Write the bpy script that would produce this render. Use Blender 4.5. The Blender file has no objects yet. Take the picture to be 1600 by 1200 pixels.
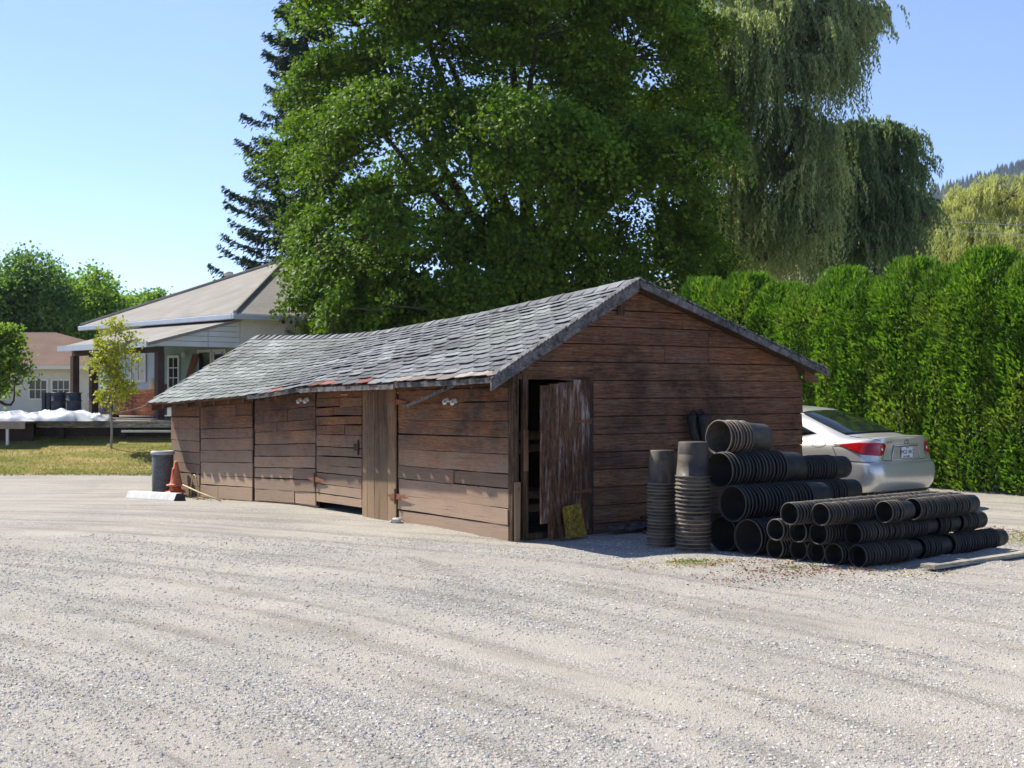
import bpy, math, random
import numpy as np
from mathutils import Vector, Matrix, Quaternion
R=math.radians
rnd=random.Random(7)
SC=bpy.context.scene; COL=SC.collection
PX=2000.0; HZ=610.0; CZ=1.7
def P(px,py,d):            # a point of the place from where the photo shows it and its distance
    return Vector(((px-800)/PX*d, d, CZ-(py-HZ)*d/PX))
# ------------------------------------------------------------------ object helpers
def tag(o,label=None,cat=None,group=None,kind=None):
    if label: o['label']=label
    if cat: o['category']=cat
    if group: o['group']=group
    if kind: o['kind']=kind
    return o
def empty(name,loc,rz=0,label=None,cat=None,group=None):
    o=bpy.data.objects.new(name,None); COL.objects.link(o)
    o.location=loc; o.rotation_euler=(0,0,rz); o.empty_display_size=.2
    return tag(o,label,cat,group)
def copy_tree(o,parent=None):
    c=o.copy(); COL.objects.link(c); c.parent=parent
    for ch in list(o.children): copy_tree(ch,c)
    return c
class MB:
    def __init__(s): s.v=[]; s.f=[]; s.c=[]
    def add(s,vs,fs,col=(1,1,1)):
        b=len(s.v); s.v+= [tuple(p) for p in vs]
        for f in fs: s.f.append(tuple(i+b for i in f)); s.c.append(col)
        return s
    def box(s,a,b,col=(1,1,1)):
        x0,y0,z0=a; x1,y1,z1=b
        return s.add([(x0,y0,z0),(x1,y0,z0),(x1,y1,z0),(x0,y1,z0),(x0,y0,z1),(x1,y0,z1),(x1,y1,z1),(x0,y1,z1)],
          [(0,3,2,1),(4,5,6,7),(0,1,5,4),(1,2,6,5),(2,3,7,6),(3,0,4,7)],col)
    def board(s,q,th,col=(1,1,1),n=1,jit=0):
        """q: four corners (a0,b0,b1,a1) a->b along the length; th: thickness vector"""
        a0,b0,b1,a1=[Vector(p) for p in q]; th=Vector(th); base=len(s.v)
        for i in range(n+1):
            t=i/n; lo=a0.lerp(b0,t); hi=a1.lerp(b1,t); w=(hi-lo).normalized() if (hi-lo).length>1e-6 else Vector((0,0,1))
            j1=w*rnd.uniform(-jit,jit); j2=w*rnd.uniform(-jit,jit); j3=th*rnd.uniform(-.12,.12)*(1 if jit else 0)
            s.v+= [tuple(lo+j1+j3),tuple(hi+j2+j3),tuple(hi+j2+th),tuple(lo+j1+th)]
        for i in range(n):
            b=base+4*i
            for k in range(4):
                k2=(k+1)%4; s.f.append((b+k,b+k2,b+4+k2,b+4+k)); s.c.append(col)
        s.f.append((base+3,base+2,base+1,base)); s.c.append(col)
        e=base+4*n; s.f.append((e,e+1,e+2,e+3)); s.c.append(col)
        return s
    def tube(s,pts,rad,n=8,col=(1,1,1),cap=True):
        pts=[Vector(p) for p in pts]
        if not isinstance(rad,(list,tuple)): rad=[rad]*len(pts)
        b=len(s.v); up=None
        for i,p in enumerate(pts):
            d=(pts[min(i+1,len(pts)-1)]-pts[max(i-1,0)]).normalized()
            if up is None: up=Vector((0,0,1)) if abs(d.z)<.9 else Vector((1,0,0))
            x=d.cross(up).normalized(); y=x.cross(d).normalized(); up=y
            for k in range(n):
                a=2*math.pi*k/n; s.v.append(tuple(p+(x*math.cos(a)+y*math.sin(a))*rad[i]))
        for i in range(len(pts)-1):
            for k in range(n):
                k2=(k+1)%n; s.f.append((b+i*n+k,b+i*n+k2,b+(i+1)*n+k2,b+(i+1)*n+k)); s.c.append(col)
        if cap:
            s.f.append(tuple(b+k for k in range(n))[::-1]); s.c.append(col)
            e=b+(len(pts)-1)*n; s.f.append(tuple(e+k for k in range(n))); s.c.append(col)
        return s
    def lathe(s,prof,n=32,col=(1,1,1),M=None):
        b=len(s.v)
        for (r,z) in prof:
            for k in range(n):
                a=2*math.pi*k/n; p=Vector((r*math.cos(a),r*math.sin(a),z))
                s.v.append(tuple(M@p if M else p))
        for i in range(len(prof)-1):
            for k in range(n):
                k2=(k+1)%n; s.f.append((b+i*n+k,b+i*n+k2,b+(i+1)*n+k2,b+(i+1)*n+k)); s.c.append(col)
        return s
    def build(s,name,mat,parent=None,smooth=False,label=None,cat=None,group=None,kind=None,bevel=0):
        me=bpy.data.meshes.new(name); me.from_pydata(s.v,[],s.f); 
        ca=me.color_attributes.new(name='col',type='FLOAT_COLOR',domain='CORNER')
        tot=np.array([len(f) for f in s.f]); c=np.ones((len(s.f),4),dtype=np.float32); c[:,:3]=np.array(s.c,dtype=np.float32)
        ca.data.foreach_set('color',np.repeat(c,tot,axis=0).ravel())
        return fin(me,name,mat,parent,smooth,label,cat,group,kind,bevel)
def fin(me,name,mat,parent=None,smooth=False,label=None,cat=None,group=None,kind=None,bevel=0):
    me.materials.append(mat); me.update()
    if smooth: me.polygons.foreach_set('use_smooth',[True]*len(me.polygons))
    o=bpy.data.objects.new(name,me); COL.objects.link(o)
    if parent is not None: o.parent=parent
    if bevel:
        m=o.modifiers.new('bevel','BEVEL'); m.width=bevel; m.segments=2; m.limit_method='ANGLE'
    return tag(o,label,cat,group,kind)
# ------------------------------------------------------------------ material helpers
class NT:
    def __init__(s,name):
        s.m=bpy.data.materials.new(name); s.m.use_nodes=True; s.t=s.m.node_tree; s.t.nodes.clear()
        s.out=s.n('ShaderNodeOutputMaterial')
    def n(s,ty,**k):
        x=s.t.nodes.new(ty)
        for a,b in k.items(): setattr(x,a,b)
        return x
    def l(s,a,b): s.t.links.new(a,b)
    def coord(s,kind='Object',scale=(1,1,1),rot=(0,0,0)):
        c=s.n('ShaderNodeTexCoord'); mp=s.n('ShaderNodeMapping'); s.l(c.outputs[kind],mp.inputs[0])
        mp.inputs['Scale'].default_value=scale
        if any(rot):
            m0=s.n('ShaderNodeMapping'); m0.inputs['Rotation'].default_value=rot; s.l(c.outputs[kind],m0.inputs[0]); s.l(m0.outputs[0],mp.inputs[0])
        return mp.outputs[0]
    def noise(s,vec,scale,detail=4,rough=.55,dist=0):
        x=s.n('ShaderNodeTexNoise'); x.inputs['Scale'].default_value=scale; x.inputs['Detail'].default_value=detail
        x.inputs['Roughness'].default_value=rough; x.inputs['Distortion'].default_value=dist
        s.l(vec,x.inputs['Vector']); return x.outputs[0]
    def vor(s,vec,scale,feat='F1',out='Distance'):
        x=s.n('ShaderNodeTexVoronoi',feature=feat); x.inputs['Scale'].default_value=scale; s.l(vec,x.inputs['Vector']); return x.outputs[out]
    def ramp(s,fac,stops):
        x=s.n('ShaderNodeValToRGB'); e=x.color_ramp.elements
        while len(e)<len(stops): e.new(.5)
        for i,(p,c) in enumerate(stops):
            e[i].position=p; e[i].color=(c,c,c,1) if isinstance(c,(int,float)) else (*c,1)
        s.l(fac,x.inputs[0]); return x.outputs[0]
    def mix(s,fac,a,b,mode='MIX'):
        x=s.n('ShaderNodeMix',data_type='RGBA',blend_type=mode)
        for v,i in ((fac,0),(a,6),(b,7)):
            if isinstance(v,(int,float)): x.inputs[i].default_value=v if i==0 else (v,v,v,1)
            elif isinstance(v,tuple): x.inputs[i].default_value=(*v,1)
            else: s.l(v,x.inputs[i])
        return x.outputs[2]
    def math(s,op,a,b=0,c=0):
        x=s.n('ShaderNodeMath',operation=op)
        for i,v in enumerate((a,b,c)):
            if isinstance(v,(int,float)): x.inputs[i].default_value=v
            else: s.l(v,x.inputs[i])
        return x.outputs[0]
    def attr(s,name='col'):
        x=s.n('ShaderNodeAttribute',attribute_name=name); return x
    def bump(s,h,strength=.5,dist=.01):
        x=s.n('ShaderNodeBump'); x.inputs['Strength'].default_value=strength; x.inputs['Distance'].default_value=dist
        s.l(h,x.inputs['Height']); return x.outputs[0]
    def bsdf(s,col,rough=.8,normal=None,metal=0,spec=.3,**k):
        b=s.n('ShaderNodeBsdfPrincipled')
        if isinstance(col,tuple): b.inputs['Base Color'].default_value=(*col,1)
        else: s.l(col,b.inputs['Base Color'])
        if isinstance(rough,(int,float)): b.inputs['Roughness'].default_value=rough
        else: s.l(rough,b.inputs['Roughness'])
        b.inputs['Metallic'].default_value=metal; b.inputs['Specular IOR Level'].default_value=spec
        for a,v in k.items(): b.inputs[a].default_value=v
        if normal is not None: s.l(normal,b.inputs['Normal'])
        s.b=b; s.l(b.outputs[0],s.out.inputs[0]); return s.m
def simple(name,col,rough=.7,var=.25,scale=6,spec=.3,metal=0,bump=.2,bscale=60,**k):
    t=NT(name); v=t.coord()
    n=t.noise(v,scale,5,.6); r=t.ramp(n,[(.3,1-var),(.7,1+var*.4)])
    c=t.mix(1.0,col,r,'MULTIPLY')
    nb=t.bump(t.noise(v,bscale,3),bump,.004) if bump else None
    return t.bsdf(c,rough,nb,metal,spec,**k)
def woodmat(name,red,gray,grain,amt=(.42,.62),low=None,rough=.85,bstr=.6):
    """grain: coordinate scale (small along the grain)"""
    t=NT(name); a=t.attr(); 
    c=t.n('ShaderNodeTexCoord'); add=t.n('ShaderNodeVectorMath',operation='MULTIPLY_ADD')
    t.l(a.outputs['Color'],add.inputs[0]); add.inputs[1].default_value=(31,17,23); t.l(c.outputs['Object'],add.inputs[2])
    mp=t.n('ShaderNodeMapping'); t.l(add.outputs[0],mp.inputs[0]); mp.inputs['Scale'].default_value=grain
    g1=t.noise(mp.outputs[0],5,8,.65,.6); g2=t.noise(mp.outputs[0],22,4,.7); big=t.noise(add.outputs[0],1.6,5,.65)
    m=t.math('ADD',t.math('MULTIPLY',g1,.55),t.math('MULTIPLY',big,.45))
    mask=t.ramp(m,[(amt[0],0.0),(amt[1],1.0)])
    hs=t.n('ShaderNodeSeparateColor'); t.l(a.outputs['Color'],hs.inputs[0]); warm=t.mix(hs.outputs[1],red,(red[0]*1.35,red[1]*1.55,red[2]*1.25))
    r2=t.mix(t.ramp(g2,[(.40,0.0),(.62,1.0)]),warm,tuple(x*.35 for x in red))
    gr2=t.mix(t.ramp(g2,[(.3,0.0),(.7,1.0)]),gray,tuple(x*.4 for x in gray))
    col=t.mix(mask,r2,gr2)
    col=t.mix(1.0,col,t.ramp(g1,[(.36,.55),(.5,1.0),(.64,1.3)]),'MULTIPLY')
    stn=t.noise(c.outputs['Object'],.85,6,.7); col=t.mix(1.0,col,t.ramp(stn,[(.36,(.42,.44,.50)),(.50,(1,1,1)),(.66,(1.3,1.15,1.0))]),'MULTIPLY')
    if low:      # bleached towards the splash zone; on the side planks sunlight is painted in too
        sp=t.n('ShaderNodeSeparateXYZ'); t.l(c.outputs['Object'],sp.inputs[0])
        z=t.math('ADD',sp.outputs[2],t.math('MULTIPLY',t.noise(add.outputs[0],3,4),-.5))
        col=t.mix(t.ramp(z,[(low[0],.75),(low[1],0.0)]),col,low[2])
    ck=t.ramp(t.noise(mp.outputs[0],9,3,.5),[(.66,1.0),(.70,.25),(.74,1.0)])   # drying cracks
    col=t.mix(.8,col,ck,'MULTIPLY')
    kn=t.ramp(t.vor(t.coord('Object',(1,1,2.4) if grain[2]>1 else (2.4,2.4,1)),1.9),[(.03,.3),(.075,1.0)])
    col=t.mix(.7,col,kn,'MULTIPLY')
    br=t.n('ShaderNodeSeparateColor'); t.l(a.outputs['Color'],br.inputs[0])
    sc=t.ramp(br.outputs[0],[(0,.76),(1,1.18)])
    col=t.mix(1.0,col,sc,'MULTIPLY')
    nb=t.bump(t.math('ADD',g1,t.math('MULTIPLY',g2,.6)),bstr,.006)
    return t.bsdf(col,rough,nb,0,.2)
def leafmat(name,rough=.5,trans=.35,tint=(1.25,1.35,.6),spec=.18,ovar=.18):
    t=NT(name); a=t.attr(); oi=t.n('ShaderNodeObjectInfo')
    c=t.mix(1.0,a.outputs['Color'],t.ramp(oi.outputs['Random'],[(0,1-ovar),(1,1+ovar)]),'MULTIPLY')
    t.bsdf(c,rough,None,0,spec)
    tr=t.n('ShaderNodeBsdfTranslucent'); t.l(t.mix(1.0,c,tint,'MULTIPLY'),tr.inputs[0])
    ms=t.n('ShaderNodeMixShader'); ms.inputs[0].default_value=trans
    t.l(t.b.outputs[0],ms.inputs[1]); t.l(tr.outputs[0],ms.inputs[2]); t.l(ms.outputs[0],t.out.inputs[0]); return t.m
def attrmat(name,rough=.85,bstr=.4,bscale=80,var=.3,spec=.25):
    t=NT(name); v=t.coord(); a=t.attr()
    c=t.mix(1.0,a.outputs['Color'],t.ramp(t.noise(v,9,6,.7),[(.3,1-var),(.7,1+var*.5)]),'MULTIPLY')
    c=t.mix(1.0,c,t.ramp(t.noise(v,bscale,3,.7),[(.3,.75),(.7,1.2)]),'MULTIPLY')
    return t.bsdf(c,rough,t.bump(t.noise(v,bscale,3),bstr,.004),0,spec)
# ------------------------------------------------------------------ camera, sun, sky
cam=bpy.data.cameras.new('camera'); co=bpy.data.objects.new('camera',cam); COL.objects.link(co)
co.location=(0,0,CZ); co.rotation_euler=(R(90),0,0); cam.lens=45; cam.sensor_width=36; cam.shift_y=10/1600
cam.clip_start=.1; cam.clip_end=12000; cam.dof.use_dof=True; cam.dof.focus_distance=14; cam.dof.aperture_fstop=4.5
SC.camera=co
LD=Vector((.745,-.50,-1.0)).normalized()
sun=bpy.data.lights.new('sun','SUN'); so=bpy.data.objects.new('sun',sun); COL.objects.link(so)
sun.energy=5.0; sun.angle=R(.55); sun.color=(1,.94,.82); so.rotation_euler=LD.to_track_quat('-Z','Y').to_euler(); so.location=(-20,15,25)
W=bpy.data.worlds.new('World'); SC.world=W; W.use_nodes=True; wt=W.node_tree
sk=wt.nodes.new('ShaderNodeTexSky'); sk.sky_type='NISHITA'; sk.sun_disc=False
sk.sun_elevation=math.asin(-LD.z); sk.sun_rotation=math.atan2(-LD.x,-LD.y); sk.altitude=350; sk.air_density=.8; sk.dust_density=.15; sk.ozone_density=2.0
bg=wt.nodes['Background']; tn=wt.nodes.new('ShaderNodeMix'); tn.data_type='RGBA'; tn.blend_type='MULTIPLY'; tn.inputs[0].default_value=1; tn.inputs[7].default_value=(.90,.915,1.06,1); wt.links.new(sk.outputs[0],tn.inputs[6]); wt.links.new(tn.outputs[2],bg.inputs[0]); bg.inputs[1].default_value=.106
vs=SC.view_settings; vs.view_transform='Standard'; vs.look='None'; vs.exposure=.97; vs.gamma=1
SC.render.engine='CYCLES'; SC.cycles.max_bounces=7; SC.cycles.transparent_max_bounces=8; SC.cycles.use_denoising=True
# ------------------------------------------------------------------ terrain height
def ss(a,b,x):
    t=min(1,max(0,(x-a)/(b-a))); return t*t*(3-2*t)
def gz(x,y):
    left=ss(1.0,-3.0,x)
    z=-.15*ss(18.5,22.5,y)*left
    z+= .98*left*min(1,max(0,(y-27.6)/5.2))
    return z
def vnoise(x,y,seed=0):
    xi=math.floor(x); yi=math.floor(y); fx=x-xi; fy=y-yi; fx=fx*fx*(3-2*fx); fy=fy*fy*(3-2*fy)
    def h(i,j):
        n=(i*374761393+j*668265263+seed*1442695041)&0xffffffff; n=((n^(n>>13))*1274126177)&0xffffffff
        return ((n^(n>>16))&0xffff)/65535
    return (h(xi,yi)*(1-fx)+h(xi+1,yi)*fx)*(1-fy)+(h(xi,yi+1)*(1-fx)+h(xi+1,yi+1)*fx)*fy
def relief(x,y):
    # wheel tracks sweep from back left to front right
    a=.735; u=x*math.cos(a)+y*-math.sin(a); v=x*math.sin(a)+y*math.cos(a)
    v+=.03*(u+8)**2
    h=(vnoise(u*.35,v*1.9,1)-.5)*.05+(vnoise(u*.35,v*3.2,2)-.5)*.020+(vnoise(u*.5,v*8,12)-.5)*.008+(vnoise(x*3,y*3,3)-.5)*.014+(vnoise(x*11,y*11,4)-.5)*.008
    return h*(1-ss(15,20,y))*ss(0,1.0,abs(v-99))
# ================================================================== GROUND
def ground_mat():
    t=NT('gravel_ground'); v=t.coord('Object')
    rw=t.coord('Object',(1,1,1),(0,0,.735)); s0=t.n('ShaderNodeSeparateXYZ'); t.l(rw,s0.inputs[0])
    yb=t.math('ADD',s0.outputs[1],t.math('MULTIPLY',t.math('POWER',t.math('ABSOLUTE',t.math('ADD',s0.outputs[0],8.0)),2.0),.03))
    def cmb(fx,fy):
        cb=t.n('ShaderNodeCombineXYZ'); t.l(t.math('MULTIPLY',s0.outputs[0],fx),cb.inputs[0]); t.l(t.math('MULTIPLY',yb,fy),cb.inputs[1]); return cb.outputs[0]
    sw=cmb(.25,1.5); sw2=cmb(.22,3.6)
    # swept tracks: dusty fines against loose crushed stone
    tr=t.noise(sw,1.0,5,.6,.5); pt=t.noise(v,.55,5,.6)
    dirt=t.ramp(t.math('ADD',t.math('MULTIPLY',tr,.75),t.math('MULTIPLY',pt,.35)),[(.47,0.0),(.57,1.0)])
    dirt=t.math('MULTIPLY',dirt,t.ramp(t.noise(sw2,1.0,3,.6),[(.38,.35),(.58,1.0)]))
    def stones(scale):
        x=t.n('ShaderNodeTexVoronoi',feature='F1'); x.inputs['Scale'].default_value=scale; t.l(v,x.inputs['Vector'])
        s=t.n('ShaderNodeSeparateColor'); t.l(x.outputs['Color'],s.inputs[0])
        c=t.ramp(s.outputs[0],[(0,(.17,.17,.175)),(.2,(.31,.305,.295)),(.5,(.42,.405,.385)),(.8,(.47,.435,.38)),(1,(.64,.625,.60))])
        c=t.mix(1.0,c,t.ramp(x.outputs['Distance'],[(.2,1.0),(.75,.55)]),'MULTIPLY')
        return c,x.outputs['Distance']
    c1,d1=stones(60); c2,d2=stones(120); c3,d3=stones(30)
    sm=t.ramp(t.noise(v,7,3),[(.4,0.0),(.6,1.0)])
    st=t.mix(sm,c1,c2)
    st=t.mix(t.ramp(t.noise(v,2.3,3),[(.6,0.0),(.7,.6)]),st,c3)
    c4,d4=stones(210)
    fine=t.mix(t.noise(v,160,3,.8),(.27,.25,.215),(.49,.46,.41)); fine=t.mix(.42,fine,c4)
    col=t.mix(t.math('MULTIPLY',dirt,.82),st,fine)
    # tan dirt at the wall foot and around the pots
    col=t.mix(1.0,col,t.ramp(t.noise(v,.8,4),[(.3,(.90,.88,.86)),(.7,(1.12,1.09,1.04))]),'MULTIPLY')
    wn=t.ramp(t.noise(sw2,1.1,3,.5),[(.37,(.82,.805,.775)),(.45,(.985,.98,.965)),(.62,(1.07,1.065,1.05))])
    col=t.mix(1.0,col,wn,'MULTIPLY')
    # one narrow tread mark pressed in beside the shed
    c=t.n('ShaderNodeTexCoord'); m1=t.n('ShaderNodeMapping'); m1.inputs['Location'].default_value=(.72,-12.3,0); t.l(c.outputs['Object'],m1.inputs[0])
    m2=t.n('ShaderNodeMapping'); m2.inputs['Rotation'].default_value=(0,0,1.19); t.l(m1.outputs[0],m2.inputs[0]); sp=t.n('ShaderNodeSeparateXYZ'); t.l(m2.outputs[0],sp.inputs[0])
    yy=t.math('ADD',sp.outputs[1],t.math('MULTIPLY',t.math('SUBTRACT',t.noise(m2.outputs[0],.8,3),.5),.5)); band=t.ramp(t.math('ABSOLUTE',yy),[(.08,1.0),(.12,0.0)]); ends=t.ramp(t.math('ABSOLUTE',sp.outputs[0]),[(.9,1.0),(1.0,0.0)])
    tread=t.math('PINGPONG',t.math('ADD',t.math('MULTIPLY',sp.outputs[0],11),t.math('MULTIPLY',yy,9)),.5); tk=t.math('MULTIPLY',t.math('MULTIPLY',band,ends),t.ramp(tread,[(.15,.75),(.3,.15)]))
    col=t.mix(tk,col,(.20,.175,.15))
    col=t.mix(1.0,col,(1.16,1.165,1.165),'MULTIPLY')
    h=t.math('ADD',t.math('MULTIPLY',d1,t.math('SUBTRACT',1,t.math('MULTIPLY',dirt,.7))),t.math('ADD',t.math('MULTIPLY',d2,.6),t.math('MULTIPLY',d4,.5)))
    nb=t.bump(t.math('MULTIPLY',h,-1.0),.9,.012)
    return t.bsdf(col,.92,nb,0,.15)
def grid(xs,ys,fz,name,mat,**k):
    n=len(xs); vs_=[(x,y,fz(x,y)) for y in ys for x in xs]
    fs=[(j*n+i,j*n+i+1,(j+1)*n+i+1,(j+1)*n+i) for j in range(len(ys)-1) for i in range(n-1)]
    me=bpy.data.meshes.new(name); me.from_pydata(vs_,[],fs)
    return fin(me,name,mat,None,True,**k)
def axis(*segs):
    out=[]
    for a,b,s in segs:
        n=max(1,round((b-a)/s)); out+=[a+(b-a)*i/n for i in range(n)]
    return out+[segs[-1][1]]
GM=ground_mat()
grid(axis((-30,-8,.8),(-8,8,.07),(8,30,.8)),axis((-6,4.4,.8),(4.4,15,.055),(15,27,.2),(27,60,.8)),lambda x,y:gz(x,y)+relief(x,y),'gravel_yard',GM,kind='structure')
def field_mat():
    t=NT('far_ground'); v=t.coord('Object'); n=t.noise(v,.05,6,.6)
    c=t.ramp(n,[(.35,(.10,.11,.045)),(.65,(.23,.20,.11))])
    return t.bsdf(c,.95,None,0,.1)
def gfar(x,y):
    return -.35 if (-29<x<29 and -5<y<59) else -.02+ (1.0*ss(-3,-10,x) if y>50 else 0)
grid([-6000,-2000,-500,-120,-60,-30,-28,28,30,60,120,500,2000,6000],[-3000,-400,-60,-6,-4,30,58,60,90,200,600,2000,7000],gfar,'ground',field_mat(),kind='structure')
def lawn_mat():
    t=NT('dry_lawn'); v=t.coord('Object',(.6,1.6,1))
    n=t.noise(v,1.1,6,.65); f=t.noise(v,35,4,.8)
    c=t.ramp(n,[(.3,(.11,.15,.025)),(.45,(.22,.21,.055)),(.6,(.36,.28,.11)),(.75,(.44,.34,.17))])
    c=t.mix(1.0,c,t.ramp(f,[(.3,.6),(.7,1.25)]),'MULTIPLY')
    return t.bsdf(c,.95,t.bump(f,.8,.03),0,.1)
def lawn_edge(x): return 27.1+.35*math.sin(x*.5)+(0 if x<-7 else (x+7)*.25)
LM=lawn_mat()
vs_=[];fs=[];nx=80;ny=40
for j in range(ny+1):
    for i in range(nx+1):
        x=-30+29*i/nx; y0=lawn_edge(x); y=y0+(50-y0)*(j/ny)**1.5
        vs_.append((x,y,gz(x,y)+.006+min(.02,(y-y0)*.05)))
for j in range(ny):
    for i in range(nx):
        a=j*(nx+1)+i; fs.append((a,a+1,a+nx+2,a+nx+1))
me=bpy.data.meshes.new('lawn'); me.from_pydata(vs_,[],fs); fin(me,'lawn',LM,None,True,kind='structure')
# ---- leaf / blade / stone clouds
def quads(name,Pc,D,Wd,L,Wl,col,mat,parent=None,**k):
    """one folded diamond per leaf"""
    N=len(Pc); L=np.broadcast_to(L,(N,))[:,None]; Wl=np.broadcast_to(Wl,(N,))[:,None]
    nrm=np.cross(D,Wd); v=np.empty((N,4,3),dtype=np.float32)
    v[:,0]=Pc-D*L*.5; v[:,2]=Pc+D*L*.5
    v[:,1]=Pc+Wd*Wl*.5+nrm*Wl*.18-D*L*.05; v[:,3]=Pc-Wd*Wl*.5+nrm*Wl*.18-D*L*.05
    me=bpy.data.meshes.new(name); f=np.arange(N*4).reshape(N,4)
    me.from_pydata(v.reshape(-1,3).tolist(),[],f.tolist())
    ca=me.color_attributes.new(name='col',type='FLOAT_COLOR',domain='CORNER')
    c=np.ones((N,4),dtype=np.float32); c[:,:3]=np.clip(col,0,1); ca.data.foreach_set('color',np.repeat(c,4,axis=0).ravel())
    return fin(me,name,mat,parent,False,**k)
def unit(a): return a/np.maximum(np.linalg.norm(a,axis=1,keepdims=True),1e-9)
def perp(D,rg):
    r=rg.normal(size=D.shape); return unit(np.cross(D,r))
M_leaf=leafmat('broad_leaf',.6,.27); M_leafl=leafmat('light_leaf',.6,.5); M_leafd=leafmat('conifer_needle',.6,.12,(1,1.1,.6),.2,.1); M_grass=leafmat('grass_blade',.7,.25,(1,1,.6),.15,0)
M_cedar=leafmat('cedar_spray',.6,.36,(1.1,1.25,.5),.25,.14); M_willow=leafmat('willow_leaf',.55,.45,(1.15,1.2,.7),.35,.05)
rg=np.random.default_rng(11)
# grass blades on the lawn
N=26000; X=rg.uniform(-15,-4,N); Y=27+ (rg.random(N)**1.3)*6
ok=Y>np.array([lawn_edge(x)+.05 for x in X]); X=X[ok];Y=Y[ok]; N=len(X)
Z=np.array([gz(x,y) for x,y in zip(X,Y)])+.03
D=unit(np.c_[rg.normal(0,.45,N),rg.normal(0,.45,N),np.ones(N)]); g=rg.random((N,1))
pn=np.array([vnoise(x*1.1,y*1.8,9) for x,y in zip(X,Y)])[:,None]; g=np.clip(g*.5+pn*.8-.15,0,1)
edge=np.exp(-(Y-np.array([lawn_edge(x) for x in X]))/.35)[:,None]
cg=(1-g)*np.array([.13,.18,.03])+g*np.array([.50,.40,.15]); cg=cg*(1-edge*.7)+np.array([.07,.15,.02])*edge*.7
quads('lawn_grass',np.c_[X,Y,Z],D,perp(D,rg),rg.uniform(.05,.10,N)+edge[:,0]*.06,.014,cg,M_grass,kind='stuff')
# loose stones lying in the yard (nobody could count them)
def stones(name,N,xr,yr,smin,smax,power=1.0,rg=rg):
    base=np.array([(1,0,0),(0,1,0),(-1,0,0),(0,-1,0),(0,0,.75),(0,0,-.5)]); 
    tri=np.array([(0,1,4),(1,2,4),(2,3,4),(3,0,4),(1,0,5),(2,1,5),(3,2,5),(0,3,5)])
    Y=yr[0]+(yr[1]-yr[0])*rg.random(N)**power; X=rg.uniform(-1,1,N)*(Y*.43+.3)
    dens=np.array([vnoise((x*.74-y*.67)*.45,(x*.67+y*.74)*1.7,1)*.7+vnoise(x*.9,y*.9,5)*.5 for x,y in zip(X,Y)])
    ok=(dens>rg.uniform(.30,.85,N))
    # keep clear of the shed
    s=X*.816+(Y-14.5)*.578; tt=-X*.578+(Y-14.5)*.816; ok&=~((s>-.03)&(tt>-.05))
    X=X[ok];Y=Y[ok];N=len(X)
    S=smin+(smax-smin)*rg.random(N)**2.2
    Z=np.array([gz(x,y)+relief(x,y) for x,y in zip(X,Y)])
    jit=rg.uniform(.65,1.2,(N,6,1)); a=rg.uniform(0,6.28,N); ca_,sa=np.cos(a),np.sin(a)
    v=base[None]*jit*S[:,None,None]*np.stack([rg.uniform(.8,1.4,N),np.ones(N),rg.uniform(.6,1,N)],1)[:,None,:]
    x=v[...,0]*ca_[:,None]-v[...,1]*sa[:,None]; y=v[...,0]*sa[:,None]+v[...,1]*ca_[:,None]
    v=np.stack([x+X[:,None],y+Y[:,None],v[...,2]+(Z+S*.18)[:,None]],-1)
    f=(np.arange(N)[:,None,None]*6+tri[None]).reshape(-1,3)
    me=bpy.data.meshes.new(name); me.from_pydata(v.reshape(-1,3).tolist(),[],f.tolist())
    pal=np.array([(.30,.30,.305),(.36,.355,.345),(.42,.40,.38),(.48,.44,.38),(.62,.60,.57),(.38,.38,.395),(.44,.37,.31)])
    c=np.ones((N,4),dtype=np.float32); c[:,:3]=pal[rg.integers(0,7,N)]*rg.uniform(.9,1.25,(N,1))
    ca=me.color_attributes.new(name='col',type='FLOAT_COLOR',domain='CORNER'); ca.data.foreach_set('color',np.repeat(c,24,axis=0).ravel())
    return fin(me,name,attrmat('stone_'+name,.85,.3,200,.15),None,False,kind='stuff')
stones('loose_gravel',140000,None,(4.6,15),.0035,.0135,1.2)
# ================================================================== SHED
TH=math.atan2(.578,.816); C0=Vector((0,14.5,0))
def S2W(s,t,z=0): return Vector((.816*s-.578*t,14.5+.578*s+.816*t,z))
shed=empty('old_shed',C0,TH,'long low weathered red-brown plank shed with a sagging mossy shingle roof','shed')
GV=(1,1,9)
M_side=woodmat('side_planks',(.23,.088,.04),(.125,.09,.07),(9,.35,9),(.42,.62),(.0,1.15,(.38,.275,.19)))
M_gab=woodmat('gable_planks',(.225,.095,.052),(.19,.13,.098),(.35,9,9),(.45,.68))
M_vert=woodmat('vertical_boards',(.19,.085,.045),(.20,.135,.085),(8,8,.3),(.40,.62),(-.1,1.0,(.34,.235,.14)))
M_door=woodmat('old_painted_door',(.13,.06,.036),(.36,.32,.29),(4,4,.5),(.51,.64))
M_trim=woodmat('grey_trim',(.08,.07,.065),(.19,.18,.18),(3,3,3),(.35,.6))
M_post=woodmat('brown_post',(.11,.055,.033),(.22,.16,.12),(8,8,.3),(.48,.7))
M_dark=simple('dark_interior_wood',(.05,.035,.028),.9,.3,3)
M_rust=simple('rusty_iron',(.24,.09,.045),.85,.45,25,bump=.5,bscale=150)
M_white=simple('white_porcelain',(.72,.70,.66),.35,.1,10,.5,bump=0)
M_shing=attrmat('worn_shingle',.88,.8,120,.35)
def lin(tab,t):
    if t<=tab[0][0]: return tab[0][1]
    for (a,za),(b,zb) in zip(tab,tab[1:]):
        if t<=b: return za+(zb-za)*(t-a)/(b-a)
    return tab[-1][1]
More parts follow.
